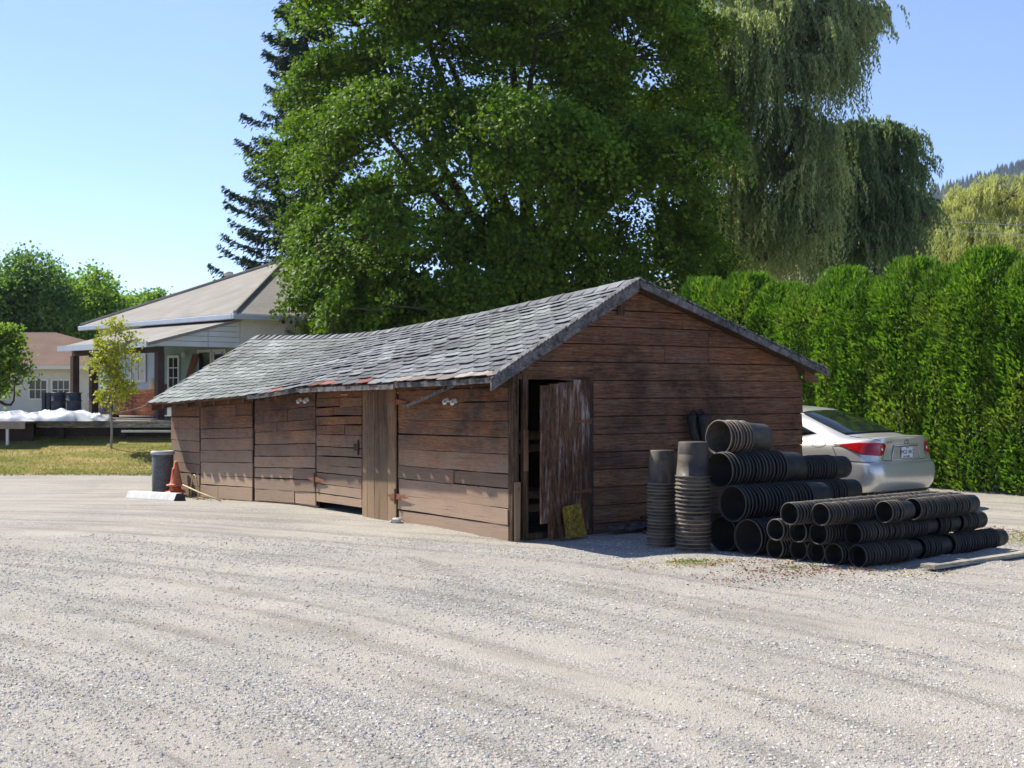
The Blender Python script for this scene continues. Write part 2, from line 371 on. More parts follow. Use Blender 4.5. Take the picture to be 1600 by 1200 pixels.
EAVE=[(-.3,1.845),(0,1.84),(.75,1.812),(1.93,1.795),(3.64,1.769),(4.41,1.755),(5.68,1.66),(7.36,1.575),(9.6,1.49),(10.9,1.475)]
RIDG=[(-.3,3.015),(0,2.985),(1.2,2.895),(2.4,2.81),(3.5,2.737),(5.92,2.61),(7.2,2.60),(8.64,2.635),(10.9,2.715)]
SE,SR,SX=-.38,1.70,5.0
def eave(t): return (lin(EAVE,t-.25)+lin(EAVE,t)+lin(EAVE,t+.25))/3
def ridge(t): return (lin(RIDG,t-.35)+lin(RIDG,t)+lin(RIDG,t+.35))/3
def roofL(t,r,h=0):
    z=eave(t)+(ridge(t)-eave(t))*r; return Vector((SE+(SR-SE)*r-h*.48,t,z+h*.87))
def roofR(t,r,h=0):
    e=1.96-.03*t; z=e+(ridge(t)-e)*r; return Vector((SX+(SR-SX)*r+h*.3,t,z+h*.95))
def wt_(t): return eave(t)+.13          # wall plate height just under the roof at s=0
def wb_(t): p=S2W(0,t); return gz(p.x,p.y)-.03
def LW(t,w,d=0): return Vector((-d,t,wb_(t)+w*(wt_(t)-wb_(t))))
def rc(a=.0,b=1.): return (rnd.uniform(a,b),rnd.random(),rnd.random())
def plank_panel(name,t0,t1,rows,off=0,w0=0.0,w1=1.0,skew=0,label=None,top=None,gapbot=None):
    mb=MB(); ws=[w0+(w1-w0)*i/rows+ (rnd.uniform(-.012,.012) if 0<i<rows else 0) for i in range(rows+1)]
    for i in range(rows):
        cuts=[t0]+([rnd.uniform(t0+.3*(t1-t0),t0+.7*(t1-t0))] if rnd.random()<.4 and t1-t0>1.2 else [])+[t1]
        for a,b in zip(cuts,cuts[1:]):
            g=.0035; o=off+rnd.uniform(-.004,.006); th=.022; sk=rnd.uniform(-.006,.006)
            if rnd.random()<.15: g=.008
            q=[LW(a+.004,ws[i]+g,o),LW(b-.004,ws[i]+g+sk,o),LW(b-.004,ws[i+1]-g*.3+sk*.5,o),LW(a+.004,ws[i+1]-g*.3,o)]
            q=[q[0],q[1],q[2],q[3]]
            mb.board(q,(th,0,0),rc(),max(3,int((b-a)/.25)),.0035)
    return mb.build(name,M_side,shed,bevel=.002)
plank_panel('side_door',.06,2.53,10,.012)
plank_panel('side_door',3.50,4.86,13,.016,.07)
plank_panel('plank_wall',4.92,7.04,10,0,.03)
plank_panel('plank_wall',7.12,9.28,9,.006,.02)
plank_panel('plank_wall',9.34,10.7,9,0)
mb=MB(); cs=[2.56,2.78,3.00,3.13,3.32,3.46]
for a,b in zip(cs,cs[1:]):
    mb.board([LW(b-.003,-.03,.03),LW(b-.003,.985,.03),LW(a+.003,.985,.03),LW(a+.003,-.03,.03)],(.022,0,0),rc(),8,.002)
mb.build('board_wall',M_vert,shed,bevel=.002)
# base board under the far panels and dark sill under the small door
for a,b in ((4.9,6.3),(6.35,8.0),(8.05,10.7),(.1,2.5)):
    mb=MB(); mb.board([LW(a,-.06,-.03),LW(b,-.06,-.03),LW(b,.035,-.03),LW(a,.035,-.03)],(.03,0,0),rc(0,.5),6,.004); mb.build('sill_board',M_side,shed)
# gable wall ---------------------------------------------------------------
DS0,DS1,DZ=.20,1.12,1.80
def roofz(s):
    if s<SR: return eave(0)+(ridge(0)-eave(0))*(s-SE)/(SR-SE)-.035
    return 1.96+(ridge(0)-1.96)*(SX-s)/(SX-SR)-.035
def s_left(z):  return SE+(SR-SE)*(z+.035-eave(0))/(ridge(0)-eave(0))
def s_right(z): return SX-(SX-SR)*(z+.035-1.96)/(ridge(0)-1.96)
mb=MB(); zs=[-.03,.12,.33,.545,.755,.965,1.175,1.39,1.605,1.82,2.035,2.25,2.46,2.66,2.93]
for i,(za,zb) in enumerate(zip(zs,zs[1:])):
    l0,l1=max(0,s_left(za)),max(0,s_left(zb)); r0,r1=min(4.79,s_right(za)),min(4.79,s_right(zb))
    if i<9: l0=l1=DS1+.05
    if l0>r0: continue
    l1=min(l1,r1-.01) if l1>r1 else l1
    cuts=[(l0,l1)]
    if i in (10,12): cuts.append((2.3+.3*(i==12),)*2)
    if i==9: cuts.append((1.17,)*2)
    if i==8: cuts=[(DS1+.05,)*2]
    if i in (10,11,12): cuts.append((3.05,)*2)
    cuts=sorted(cuts)+[(r0,r1)]
    for (a0,a1),(b0,b1) in zip(cuts,cuts[1:]):
        if b0-a0<.05: continue
        g=.006; o=rnd.uniform(0,.004)
        # clapboard: the lower edge stands proud of the board below
        q=[(b0-.003,-.022-o,za+g),(a0+.003,-.022-o,za+g),(a1+.003,-.004-o,zb-.004),(b1-.003,-.004-o,zb-.004)]
        if i==13: q=[(b0-.003,-.022-o,za+g),(a0+.003,-.022-o,za+g),(SR-.02,-.004-o,zb-.004),(SR+.02,-.004-o,zb-.004)]
        mb.board(q,(0,.022,0),rc(.25 if i not in(8,) else .6),max(4,int((b0-a0)/.3)),.003)
mb.build('gable_wall',M_gab,shed,bevel=.002)
# boards over the door opening
mb=MB()
mb.board([(1.15,-.035,1.885),(.10,-.035,1.885),(.14,-.035,2.0),(1.15,-.035,2.0)],(0,.025,0),rc(.4),5,.004)
mb.board([(1.16,-.028,1.775),(.22,-.028,1.865),(.22,-.028,1.885),(1.16,-.028,1.875)],(0,.025,0),rc(.6),5,.003)
mb.build('lintel_board',M_gab,shed)
mb=MB(); mb.board([(-.005,-.02,-.04),(-.005,-.02,1.9),(.075,-.02,1.9),(.075,-.02,-.04)][::-1],(0,.09,0),(.35,.4,.2),6,.003); mb.build('corner_post',M_post,shed)
mb=MB(); mb.board([(.135,-.03,-.02),(.135,-.03,1.9),(.205,-.03,1.87),(.205,-.03,-.02)][::-1],(0,.05,0),(.7,.4,.8),6,.002); mb.build('door_jamb',M_post,shed)
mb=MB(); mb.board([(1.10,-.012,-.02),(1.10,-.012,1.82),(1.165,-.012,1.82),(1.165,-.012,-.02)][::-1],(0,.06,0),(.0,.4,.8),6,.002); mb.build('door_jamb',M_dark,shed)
mb=MB(); mb.board([(.01,-.048,-.045),(.01,-.048,.66),(.085,-.048,.66),(.08,-.048,-.045)][::-1],(0,.024,0),(.8,.9,.3),4,.003); mb.build('post_patch',M_vert,shed)
mb=MB(); mb.board([(.14,-.042,.78),(.14,-.042,1.25),(.20,-.042,1.25),(.20,-.042,.78)][::-1],(0,.010,0),(1,.1,.5),4,.001); mb.build('jamb_patch',M_vert,shed)
mb=MB(); mb.board([(1.12,-.06,-.03),(.16,-.06,-.03),(.16,-.06,.07),(1.12,-.06,.07)],(0,.10,0),(.6,.5,.6),4,.003); mb.build('door_sill',M_post,shed)
# far and right walls, wall plate, dark sheets added behind the gaps to keep light out
mb=MB()
for i in range(9):
    z0,z1=-.25+.245*i,-.25+.245*(i+1)-.006
    mb.board([(0.02,10.7,z0),(4.77,10.7,z0),(4.77,10.7,min(z1,1.6)),(0.02,10.7,min(z1,1.6))],(0,-.022,0),rc(),6,.002) if z0<1.5 else None
    if z0<1.8: mb.board([(4.79,0.02,z0),(4.79,10.68,z0),(4.79,10.68,z1),(4.79,0.02,z1)],(-.022,0,0),rc(),10,.002)
mb.add([(0.0,10.69,1.5),(4.79,10.69,1.5),(4.79,10.69,1.62),(SR,10.69,2.64),(0.0,10.69,1.62)],[(0,1,2,3,4)],(.3,.5,.5))
mb.build('rear_wall',M_side,shed)
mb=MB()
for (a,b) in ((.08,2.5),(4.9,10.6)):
    MB().board([(.05,a,-.2),(.05,b,-.2),(.05,b,eave(b)+.1),(.05,a,eave(a)+.1)],(.012,0,0),(.5,.5,.5),6).build('light_block_sheet',M_dark,shed)
MB().board([(4.74,.1,-.2),(4.74,10.6,-.2),(4.74,10.6,1.78),(4.74,.1,2.0)],(-.012,0,0),(.5,.5,.5),6).build('light_block_sheet',M_dark,shed)
MB().board([(.1,10.62,-.25),(4.7,10.62,-.25),(4.7,10.62,1.6),(.1,10.62,1.5)],(0,-.012,0),(.5,.5,.5),2).build('light_block_sheet',M_dark,shed)
MB().board([(.072,.06,-.05),(.138,.06,-.05),(.138,.06,1.9),(.072,.06,1.9)],(0,.01,0),(.5,.5,.5),2).build('light_block_sheet',M_dark,shed)
mb.add([(1.2,.05,-.1),(4.7,.05,-.1),(4.7,.05,1.98),(1.95,.05,2.8),(1.4,.05,2.7),(1.2,.05,2.0)],[(0,1,2,3,4,5)]); mb.build('light_block_sheet',M_dark,shed)
mb=MB()
for z,y,tilt in ((1.12,.35,0),(.93,.45,.06),(.42,.4,0),(.25,.35,.03)):
    mb.board([(.15,y,z),(.9,y,z+tilt),(.9,y,z+tilt+.09),(.15,y,z+.09)],(0,.03,0),(.9,.5,.4),3)
    mb.board([(.15,y,z+.09),(.9,y,z+tilt+.09),(.9,y+.5,z+tilt+.09),(.15,y+.5,z+.09)],(0,0,-.02),(.9,.5,.4),2)
mb.tube([(.15,.3,.62),(.75,.25,.38)],.012,6,(.9,.5,.5))
mb.build('inner_shelf',M_vert,shed)
# the small door standing ajar
dr=bpy.data.objects.new('front_door',None)
mb=MB(); hinge=Vector((1.09,-.045,0)); dd=(Vector((.816*-.62+.578*-.785,-.578*-.62+.816*-.785,0))).normalized(); nn=Vector((dd.y,-dd.x,0))
if nn.y>0: nn=-nn
wdt=[0,.16,.33,.45,.62,.80,.95]; tops=[1.835,1.825,1.80,1.79,1.775,1.755]; bots=[.02,.015,.02,.01,.01,.20]
for i in range(6):
    a=hinge+dd*(wdt[i]+.002); b=hinge+dd*(wdt[i+1]-.002); o=nn*rnd.uniform(0,.006)
    mb.board([b+o+Vector((0,0,bots[i])),b+o+Vector((0,0,tops[i])),a+o+Vector((0,0,tops[i])),a+o+Vector((0,0,bots[i]))],-nn*.022,(rnd.uniform(.45,1),rnd.random(),rnd.random()),10,.002)
fd=mb.build('front_door',M_door,shed,label='ajar front door of upright boards with peeling pale paint',bevel=.0015)
for z in (.52,1.34):
    mb=MB(); mb.board([hinge+dd*.36+nn*.012+Vector((0,0,z-.008)),hinge+nn*.012+Vector((0,0,z-.022)),hinge+nn*.012+Vector((0,0,z+.022)),hinge+dd*.36+nn*.012+Vector((0,0,z+.008))],-nn*.004,(.5,.5,.5))
    mb.tube([hinge+nn*.014+Vector((0,0,z-.03)),hinge+nn*.014+Vector((0,0,z+.03))],.011,8); mb.build('hinge',M_rust,fd)
# T hinges on the side doors
def thinge(t,z,flip):
    mb=MB(); d=.052 if flip>0 else .045
    mb.add([(-d,t-.02,z-.09),(-d,t+.02,z-.09),(-d,t+.02,z+.09),(-d,t-.02,z+.09),(-d+.006,t-.02,z-.09),(-d+.006,t+.02,z-.09),(-d+.006,t+.02,z+.09),(-d+.006,t-.02,z+.09)],[(0,1,2,3),(4,7,6,5),(0,4,5,1),(1,5,6,2),(2,6,7,3),(3,7,4,0)],(.5,.5,.5))
    for sgn,ln in ((flip,.30),(-flip,.20)):
        y2=t+sgn*ln
        mb.add([(-d-.002,t,z-.04),(-d-.002,y2,z-.008),(-d-.002,y2,z+.008),(-d-.002,t,z+.04),(-d+.004,t,z-.04),(-d+.004,y2,z-.008),(-d+.004,y2,z+.008),(-d+.004,t,z+.04)],[(0,1,2,3),(4,7,6,5),(0,4,5,1),(1,5,6,2),(2,6,7,3)],(.5,.5,.5))
    mb.tube([(-d-.006,t,z-.10),(-d-.006,t,z+.10)],.01,8)
    mb.build('hinge',M_rust,shed)
thinge(2.55,.33,-1); thinge(2.55,1.55,-1); thinge(4.86,.42,-1)
# white hooks in pairs on the side
def hook(t,z):
    mb=MB(); pts=[(-.03+.0,t+.012,z+.035),(-.06,t+.02,z+.03),(-.085,t+.018,z+.005),(-.085,t,z-.022),(-.08,t-.022,z-.018),(-.075,t-.03,z+.006)]
    mb.tube([(-.012,t,z+.03)]+pts,[.012,.016,.017,.017,.017,.015,.010],8)
    mb.tube([(-.012,t,z+.012),(-.05,t,z+.012)],[.022,.014],8); mb.build('hook',M_white,shed,smooth=True)
for t,z in ((1.13,1.555),(1.30,1.56),(5.10,1.545),(5.32,1.54)): hook(t,z)
# pale slits and latch on the small door
M_slot=simple('bare_wood_slot',(.42,.39,.34),.8,.1)
for a,b,w in ((3.78,4.08,.90),(4.25,4.55,.90),(3.9,4.1,.865)):
    MB().board([LW(a,w,.024),LW(b,w,.024),LW(b,w+.006,.024),LW(a,w+.006,.024)],(.006,0,0)).build('light_slot',M_slot,shed)
mb=MB(); mb.board([LW(3.56,.47,.035),LW(3.70,.47,.035),LW(3.70,.52,.035),LW(3.56,.52,.035)],(.015,0,0)); mb.tube([LW(3.56,.44,.04),LW(3.56,.55,.04)],.012,6); mb.build('latch',M_dark,shed)
# roof ---------------------------------------------------------------------
T0,T1=-.22,10.86
mb=MB(); n=44
for F,s in ((roofL,1),(roofR,-1)):
    for i in range(n):
        a=T0+(T1-T0)*i/n; b=T0+(T1-T0)*(i+1)/n
        for r0,r1 in ((0,.5),(.5,1)):
            mb.add([F(a,r0),F(b,r0),F(b,r1),F(a,r1),F(a,r0,-.03),F(b,r0,-.03),F(b,r1,-.03),F(a,r1,-.03)],[(0,1,2,3)[::s],(7,6,5,4)[::s],(0,4,5,1)[::s],(3,2,6,7)[::s]]+([(0,3,7,4)[::s]] if i==0 else [])+([(1,5,6,2)[::s]] if i==n-1 else []),rc(0,.5))
roof=mb.build('roof',M_post,shed)
def shingles(F,rows,pitch,full=True):
    mb=MB(); Ls=2.37 if F is roofL else 3.46
    for i in range(rows):
        r0=i/rows; nt=int((T1-T0)/pitch)+1
        for j in range(nt+1):
            tc=T0+pitch*(j+(.5 if i%2 else 0)); 
            if tc>T1+.08: continue
            hwT=min(pitch*.49,T1-tc+.02) if tc+pitch*.49>T1+.02 else pitch*.49
            x=vnoise(tc*1.3,i*.35,21); y=vnoise(tc*.6+9,i*.2,22)
            blue=Vector((.135,.142,.155)); green=Vector((.165,.185,.165)); dk=Vector((.06,.06,.065)); lt=Vector((.28,.30,.30))
            gmix=ss(4.5,7.5,tc)+ (.8 if (.7<tc<2.1 and .25<r0<.8) else 0); gmix=min(1,gmix*.9+.5*(y-.5))
            c=blue.lerp(green,max(0,gmix)); c=c.lerp(lt,.55*rnd.random()**1.5); c=c.lerp(dk,.5*max(0,x-.55)*2+(.25 if rnd.random()<.08 else 0))
            c*=rnd.uniform(.80,1.12)*(.82+.5*vnoise(tc*.9+3,i*.28,44)); curl=.006+.018*rnd.random()**2*(1-.65*ss(4.5,7,tc))
            if F is roofL and i==0 and tc<5.6:
                if 2.5<tc<4.4 and rnd.random()<.8: c=Vector((.24,.085,.065))*rnd.uniform(.45,1.25); curl=.015
                elif tc<2.0: c=Vector((.30,.26,.23))*rnd.uniform(.6,1.2); curl=.03
            if F is roofL and i==0 and 5.3<tc<5.6: c=Vector((.28,.10,.07))
            rr=lambda d: r0+d/Ls
            jl=rnd.uniform(-.012,.012); sk=rnd.uniform(-.012,.012)
            lo=.0 if i else -.03
            hx=rnd.uniform(.52,.74); A=[(-hx*hwT,lo+jl),(.62*hwT,lo+jl+sk),(.98*hwT,.048+lo+sk),(.98*hwT,.235),(-.98*hwT,.235),(-.98*hwT,.048+lo)]
            hs=[curl+.014+rnd.uniform(0,.01),curl+.014+rnd.uniform(0,.01),curl*.7+.012,.008,.008,curl*.7+.012]
            top=[F(max(T0-.02,min(T1+.02,tc+a)),min(1.0,rr(d)),h) for (a,d),h in zip(A,hs)]
            bot=[p-Vector((0,0,.006)) for p in top]
            fs=[(0,1,2,3,4,5),(6,7,1,0),(7,8,2,1),(8,9,3,2),(11,6,0,5),(10,11,5,4)]
            if F is roofR: fs=[f[::-1] for f in fs]
            mb.add(top+bot,[f[::-1] for f in fs],tuple(c))
    return mb
shingles(roofL,18,.34).build('shingles',M_shing,roof); shingles(roofR,20,.40).build('shingles',M_shing,roof)
mb=MB()
for i in range(46):      # ridge caps, lumpy
    t=T0+.24*i; h=rnd.uniform(.028,.05)
    if t+.2>T1: break
    c=Vector((.16,.165,.175))*rnd.uniform(.6,1.35)
    p=[roofL(t,.945,.035),roofL(t+.27,.945,.02),Vector((SR,t+.27,ridge(t)+.03)),Vector((SR,t,ridge(t)+h+.01)),roofR(t,.965,.035),roofR(t+.27,.965,.02)]
    q=[v-Vector((0,0,.01)) for v in p]
    mb.add(p+q,[(0,3,2,1),(3,4,5,2),(0,6,9,3),(3,9,10,4),(0,1,7,6),(4,10,11,5)],tuple(c))
mb.build('ridge_cap',M_shing,roof)
# rake boards and eave boards
def rake(F,r0,r1,off=.0):
    mb=MB(); t=T0-.024+off
    a,b=F(t,r0,.012),F(t,r1,.012); 
    mb.board([a-Vector((0,0,.125)),b-Vector((0,0,.125)),b+Vector((0,0,.02)),a+Vector((0,0,.02))],(0,.024,0),(.75,.4,.3),8,.002); return mb.build('rake_board',M_trim,shed)
rake(roofL,-.03,.47); rake(roofL,.472,1.0,.004); 
mb=MB(); a,b=roofR(T0-.024,-.02,.02),roofR(T0-.024,1.0,.02)
mb.board([b-Vector((0,0,.085)),a-Vector((0,0,.085)),a,b],(0,.022,0),rc(.4),10,.002); mb.build('rake_board',M_trim,shed)
mb=MB()   # crusted shingle ends showing along both rakes
for F in (roofL,roofR):
    for i in range(40):
        r=i/40; p=F(T0-.03,r,.02); q=F(T0-.03,r+.03,.035+rnd.uniform(-.008,.012))
        mb.board([p,q,q+Vector((0,0,.014)),p+Vector((0,0,.016))],(0,.1,0),tuple(Vector((.13,.13,.13))*rnd.uniform(.5,1.5)))
mb.build('shingle_edge',M_shing,roof)
def eboard(t0,t1,drop,off,c):
    mb=MB(); n=10; 
    for i in range(n):
        a=t0+(t1-t0)*i/n; b=t0+(t1-t0)*(i+1)/n
        A=roofL(a,0,0)+Vector((-.02-off,0,-drop)); B=roofL(b,0,0)+Vector((-.02-off,0,-drop))
        mb.board([A-Vector((0,0,.06)),B-Vector((0,0,.06)),B,A],(.02,0,0),c)
    mb.build('eave_board',M_trim,shed)
eboard(-.2,1.95,0.0,0,(.3,.3,.3)); eboard(1.97,4.6,.02,.01,(.9,.2,.5)); eboard(4.5,6.5,.0,.0,(.2,.7,.3))
for i in range(19):      # rafter tails and soffit boards below the eave
    mb=MB(); t=.3+i*.58; a=roofL(t,.0,-.03); b=roofL(t,.20,-.03); 
    mb.board([a+Vector((0.02,0,-.08)),b+Vector((0,0,-.08)),b,a+Vector((.02,0,0))],(0,.045,0),rc(0,.6)); mb.build('rafter_tail',M_side,shed)
mb=MB()
mb.board([(SE+.05,10.8,1.33),(.05,10.8,1.40),(.05,10.8,1.60),(SE+.05,10.8,1.43)],(0,.02,0),rc()); mb.build('soffit_board',M_side,shed)
# loose slat hanging off the eave
mb=MB(); a=Vector((-.36,.62,1.77)); b=Vector((-.10,2.25,1.48)); dn=(b-a).normalized()
mb.board([a-Vector((0,0,.02)),b-Vector((0,0,.02)),b+Vector((0,0,.02)),a+Vector((0,0,.02))],(.015,.0,0),(.9,.3,.5),6,.002)
mb.build('hanging_slat',M_trim,shed)
mb=MB(); p=Vector((1.58,-.028,2.66)); mb.box(p-Vector((.05,.02,.05)),p+Vector((.05,.0,.05)),(.2,.2,.2)); mb.build('purlin_end',M_post,shed)
mb=MB(); mb.board([(5.0,-.1,1.80),(4.74,-.1,1.83),(4.74,-.1,1.97),(5.0,-.1,1.88)],(0,.03,0),(.5,.5,.5)); mb.build('soffit_board',M_gab,shed)
# ------------------------------------------------------------------ things at the shed
mb=MB(); q0=S2W(.50,-.36,.0)
yb=empty('yellow_board',q0,TH,'faded yellow square board leaning against the ajar shed door','board')
mb.board([(.0,0,0.02),(.30,0,.03),(.285,.10,.40),(.03,.10,.37)],(0,.02,0),(.5,.5,.5),3,.003)
mb.board([(.04,-.008,.035),(.22,-.008,.04),(.22,.025,.14),(.06,.02,.115)],(0,.008,0),(.9,.5,.5))
mb.build('panel',woodmat('yellow_paint',(.40,.245,.03),(.12,.095,.05),(2,2,1),(.46,.64)),yb)
mb=MB(); mb.board([(-.07,.0,0),(-.02,0,0),(-.05,.12,.42),(-.10,.12,.42)],(0,.02,0),(.8,.5,.4)); mb.build('backing_strip',M_post,yb)
def scrap(k,a,b,w,h,label):
    a=Vector(a);b=Vector(b); d=(b-a).normalized(); sd=Vector((-d.y,d.x,0)).normalized()*w
    mb=MB(); mb.board([a-(a),b-a,b-a+Vector((0,0,h)),Vector((0,0,h))],sd,rc(),4,.003)
    o=mb.build('scrap_board',M_trim if k%2 else M_post,None,label=label,cat='board',group='scrap boards heaped at the gable wall'); o.location=a
scrap(0,S2W(1.3,-.30,.01),S2W(2.35,-.22,.02),.10,.04,'lowest brown scrap board lying along the gable wall beside the door')
scrap(1,S2W(1.45,-.36,.05),S2W(2.5,-.28,.16),.08,.03,'grey scrap board sloping up towards the upright pot stacks')
scrap(2,S2W(1.6,-.50,.01),S2W(2.6,-.46,.10),.08,.035,'front brown scrap board of the heap resting on the gravel')
scrap(3,S2W(1.25,-.22,.05),S2W(2.0,-.20,.07),.06,.05,'short grey scrap board on top of the heap nearest the door')
scrap(4,S2W(1.7,-.30,.17),S2W(2.45,-.42,.24),.07,.025,'thin brown scrap board on top of the heap nearest the pots')
# dark straps hanging on the gable wall
st=empty('hanging_boots',S2W(2.75,-.05,1.42),TH,'pair of dirty black rubber boot legs hanging on the gable wall','boots')
for dx,ln,w,tl in ((-.10,.34,.055,.05),(.07,.40,.065,.06)):
    mb=MB(); pts=[];rad=[]
    for i in range(8):
        f=i/7; pts.append((dx+tl*f+rnd.uniform(-.004,.004),-.07+.01*math.sin(f*5),-.02-ln*f)); rad.append(w*(1.05-.25*f+.08*math.sin(f*9)))
    mb.tube(pts,rad,12); mb.build('boot',simple('dirty_rubber',(.018,.017,.015),.6,.5,14,.4,bump=.8,bscale=30),st,smooth=True)
mb=MB(); mb.tube([(-.14,-.05,-.04),(-.05,-.06,.03),(.02,-.05,-.01),(.08,-.06,.04),(.15,-.06,-.03)],.016,8); mb.build('strap',simple('black_strap',(.02,.018,.018),.7),st,smooth=True)
# bin, cones, kerb, hoop, rod, stone
p=S2W(10.22*0-.34,10.2); z=gz(p.x,p.y)
M_agg=NT('exposed_aggregate'); v=M_agg.coord(); c=M_agg.ramp(M_agg.noise(v,85,2,.7),[(.3,(.03,.03,.032)),(.5,(.10,.10,.10)),(.7,(.28,.28,.27))]); M_agg=M_agg.bsdf(c,.8,M_agg.bump(M_agg.vor(v,70),.6,.006))
b=empty('litter_bin',(p.x,p.y,z-.02),0,'round dark aggregate litter bin with pale rim at the far shed corner','bin')
mb=MB(); mb.lathe([(0,0),(.175,0),(.185,.02),(.185,.74),(.175,.76)],32); mb.build('body',M_agg,b,smooth=True)
mb=MB(); mb.lathe([(.16,.735),(.205,.74),(.21,.775),(.20,.80),(.15,.805),(.14,.78),(.135,.4)],32); mb.build('rim',simple('concrete_rim',(.42,.42,.40),.8,.2,8),b,smooth=True)
M_or=simple('orange_cone',(.62,.10,.022),.5,.35,8,.4); M_orf=simple('faded_cone',(.60,.19,.09),.65,.3,8,.3); 
p=S2W(-.30,9.72); z=gz(p.x,p.y)
for k,(zz,lab,m) in enumerate(((0.0,'lowest bright orange traffic cone of the stack beside the litter bin',M_or),(.075,'middle traffic cone of the stack beside the litter bin',M_or),(.19,'top faded orange traffic cone of the stack beside the litter bin',M_orf))):
    o=empty('traffic_cone',(p.x+.01*k,p.y,z+zz),.3*k,lab,'cone','stacked traffic cones')
    if k==1: o.rotation_euler=(R(3),R(-4),.4)
    mb=MB(); s=.155; mb.lathe([(.16,.0),(.165,.025),(.12,.03),(.105,.05),(.03,.42),(.022,.43),(.016,.42),(.09,.05),(.12,.01)],28); mb.build('cone_body',m,o,smooth=True)
    if k<2:
        mb=MB(); mb.box((-s,-s,-.005),(s,s,.022)); mb.build('base',M_or,o,bevel=.01)
a=Vector((-6.50,21.85,0)); bb=Vector((-5.35,20.62,0)); a.z=gz(a.x,a.y)-.03; bb.z=gz(bb.x,bb.y)-.03
d=(bb-a).normalized(); sd=Vector((-d.y,d.x,0)); up=Vector((0,0,1)); prof=[(-.11,0),(-.105,.05),(-.06,.155),(.06,.155),(.105,.05),(.11,0)]
mb=MB(); L=(bb-a).length; vsn=[]
for e in (0,1):
    base=d*L*e
    vsn+=[base+sd*x+up*zz for x,zz in prof]
mb.add(vsn,[(i,i+1,i+7,i+6) for i in range(5)]+[(5,0,6,11)],(1,1,1)); mb.add(vsn[:6],[(5,4,3,2,1,0)],(.1,.1,.1)); mb.add(vsn[6:],[(0,1,2,3,4,5)],(.1,.1,.1))
ck=NT('kerb_concrete'); v=ck.coord(); cc=ck.mix(1.0,ck.attr().outputs['Color'],ck.ramp(ck.noise(v,5,6,.7),[(.3,(.42,.42,.40)),(.7,(.62,.61,.57))]),'MULTIPLY'); ck=ck.bsdf(cc,.9,ck.bump(ck.noise(v,60,4),.4,.005))
o=mb.build('parking_kerb',ck,None,label='pale concrete parking kerb lying in front of the litter bin',cat='kerb',bevel=.012); o.location=a
g0=S2W(-.16,9.35); g1=S2W(-.16,9.0); zg=gz(g0.x,g0.y)
mb=MB(); pts=[]
for i in range(13):
    f=i/12; q=g0.lerp(g1,f); pts.append((q.x-g0.x,q.y-g0.y,.42*math.sin(math.pi*f)**.45-.02))
mb.tube(pts,.011,8); o=mb.build('wire_hoop',simple('yellow_rod',(.45,.36,.13),.5),None,True,label='yellowish hoop stuck in the ground between cones and shed wall',cat='hoop'); o.location=(g0.x,g0.y,zg)
a=S2W(-.25,9.5,0);a.z=gz(a.x,a.y)+.22; b=S2W(-.38,7.5,0); b.z=gz(b.x,b.y)+.01
mb=MB(); mb.tube([(0,0,0),(b-a)*.5+Vector((0,0,-.01)),b-a],.013,8); o=mb.build('bamboo_stake',simple('bamboo',(.42,.34,.19),.6),None,True,label='thin tan stake leaning from the cones down along the shed foot',cat='stake'); o.location=a
def rock(p,s,lab):
    mb=MB(); import itertools
    vs_=[];n=10;m=6
    for i in range(m+1):
        for j in range(n):
            th=math.pi*i/m; ph=2*math.pi*j/n; q=Vector((math.sin(th)*math.cos(ph),math.sin(th)*math.sin(ph)*.8,math.cos(th)*.6))*s; q*=.75+.5*rnd.random()*(0 if i in(0,m) else 1); vs_.append(q)
    mb.add(vs_,[(i*n+j,(i+1)*n+j,(i+1)*n+(j+1)%n,i*n+(j+1)%n) for i in range(m) for j in range(n)])
    o=mb.build('rock',simple('pale_rock',(.55,.50,.44),.9,.2,9,bump=.5),None,label=lab,cat='rock'); o.location=p
rock(S2W(-.13,2.35,.03),.085,'pale fist-sized rock at the foot of the vertical boards')
# ================================================================== POTS
def potmat(name,c,dust,amt):
    t=NT(name); v=t.coord(); oi=t.n('ShaderNodeObjectInfo')
    n=t.noise(v,6,6,.65,.4); k=t.ramp(n,[(amt,0.0),(amt+.25,1.0)])
    col=t.mix(k,c,dust); col=t.mix(t.attr().outputs['Fac'],col,tuple(x*1.6+.03 for x in dust)); col=t.mix(1.0,col,t.ramp(oi.outputs['Random'],[(0,(.55,.55,.6)),(.8,(1.15,1.05,.95)),(1,(1.7,1.5,1.3))]),'MULTIPLY')  # rim attribute blends in a lifted dust tone with caught light painted in
    return t.bsdf(col,t.ramp(n,[(.3,.42),(.7,.85)]),t.bump(t.noise(v,40,4),.25,.003),0,.4)
M_pot=potmat('black_plastic',(.007,.007,.008),(.026,.022,.018),.52); M_potd=potmat('dusty_plastic',(.045,.038,.030),(.13,.105,.075),.40)
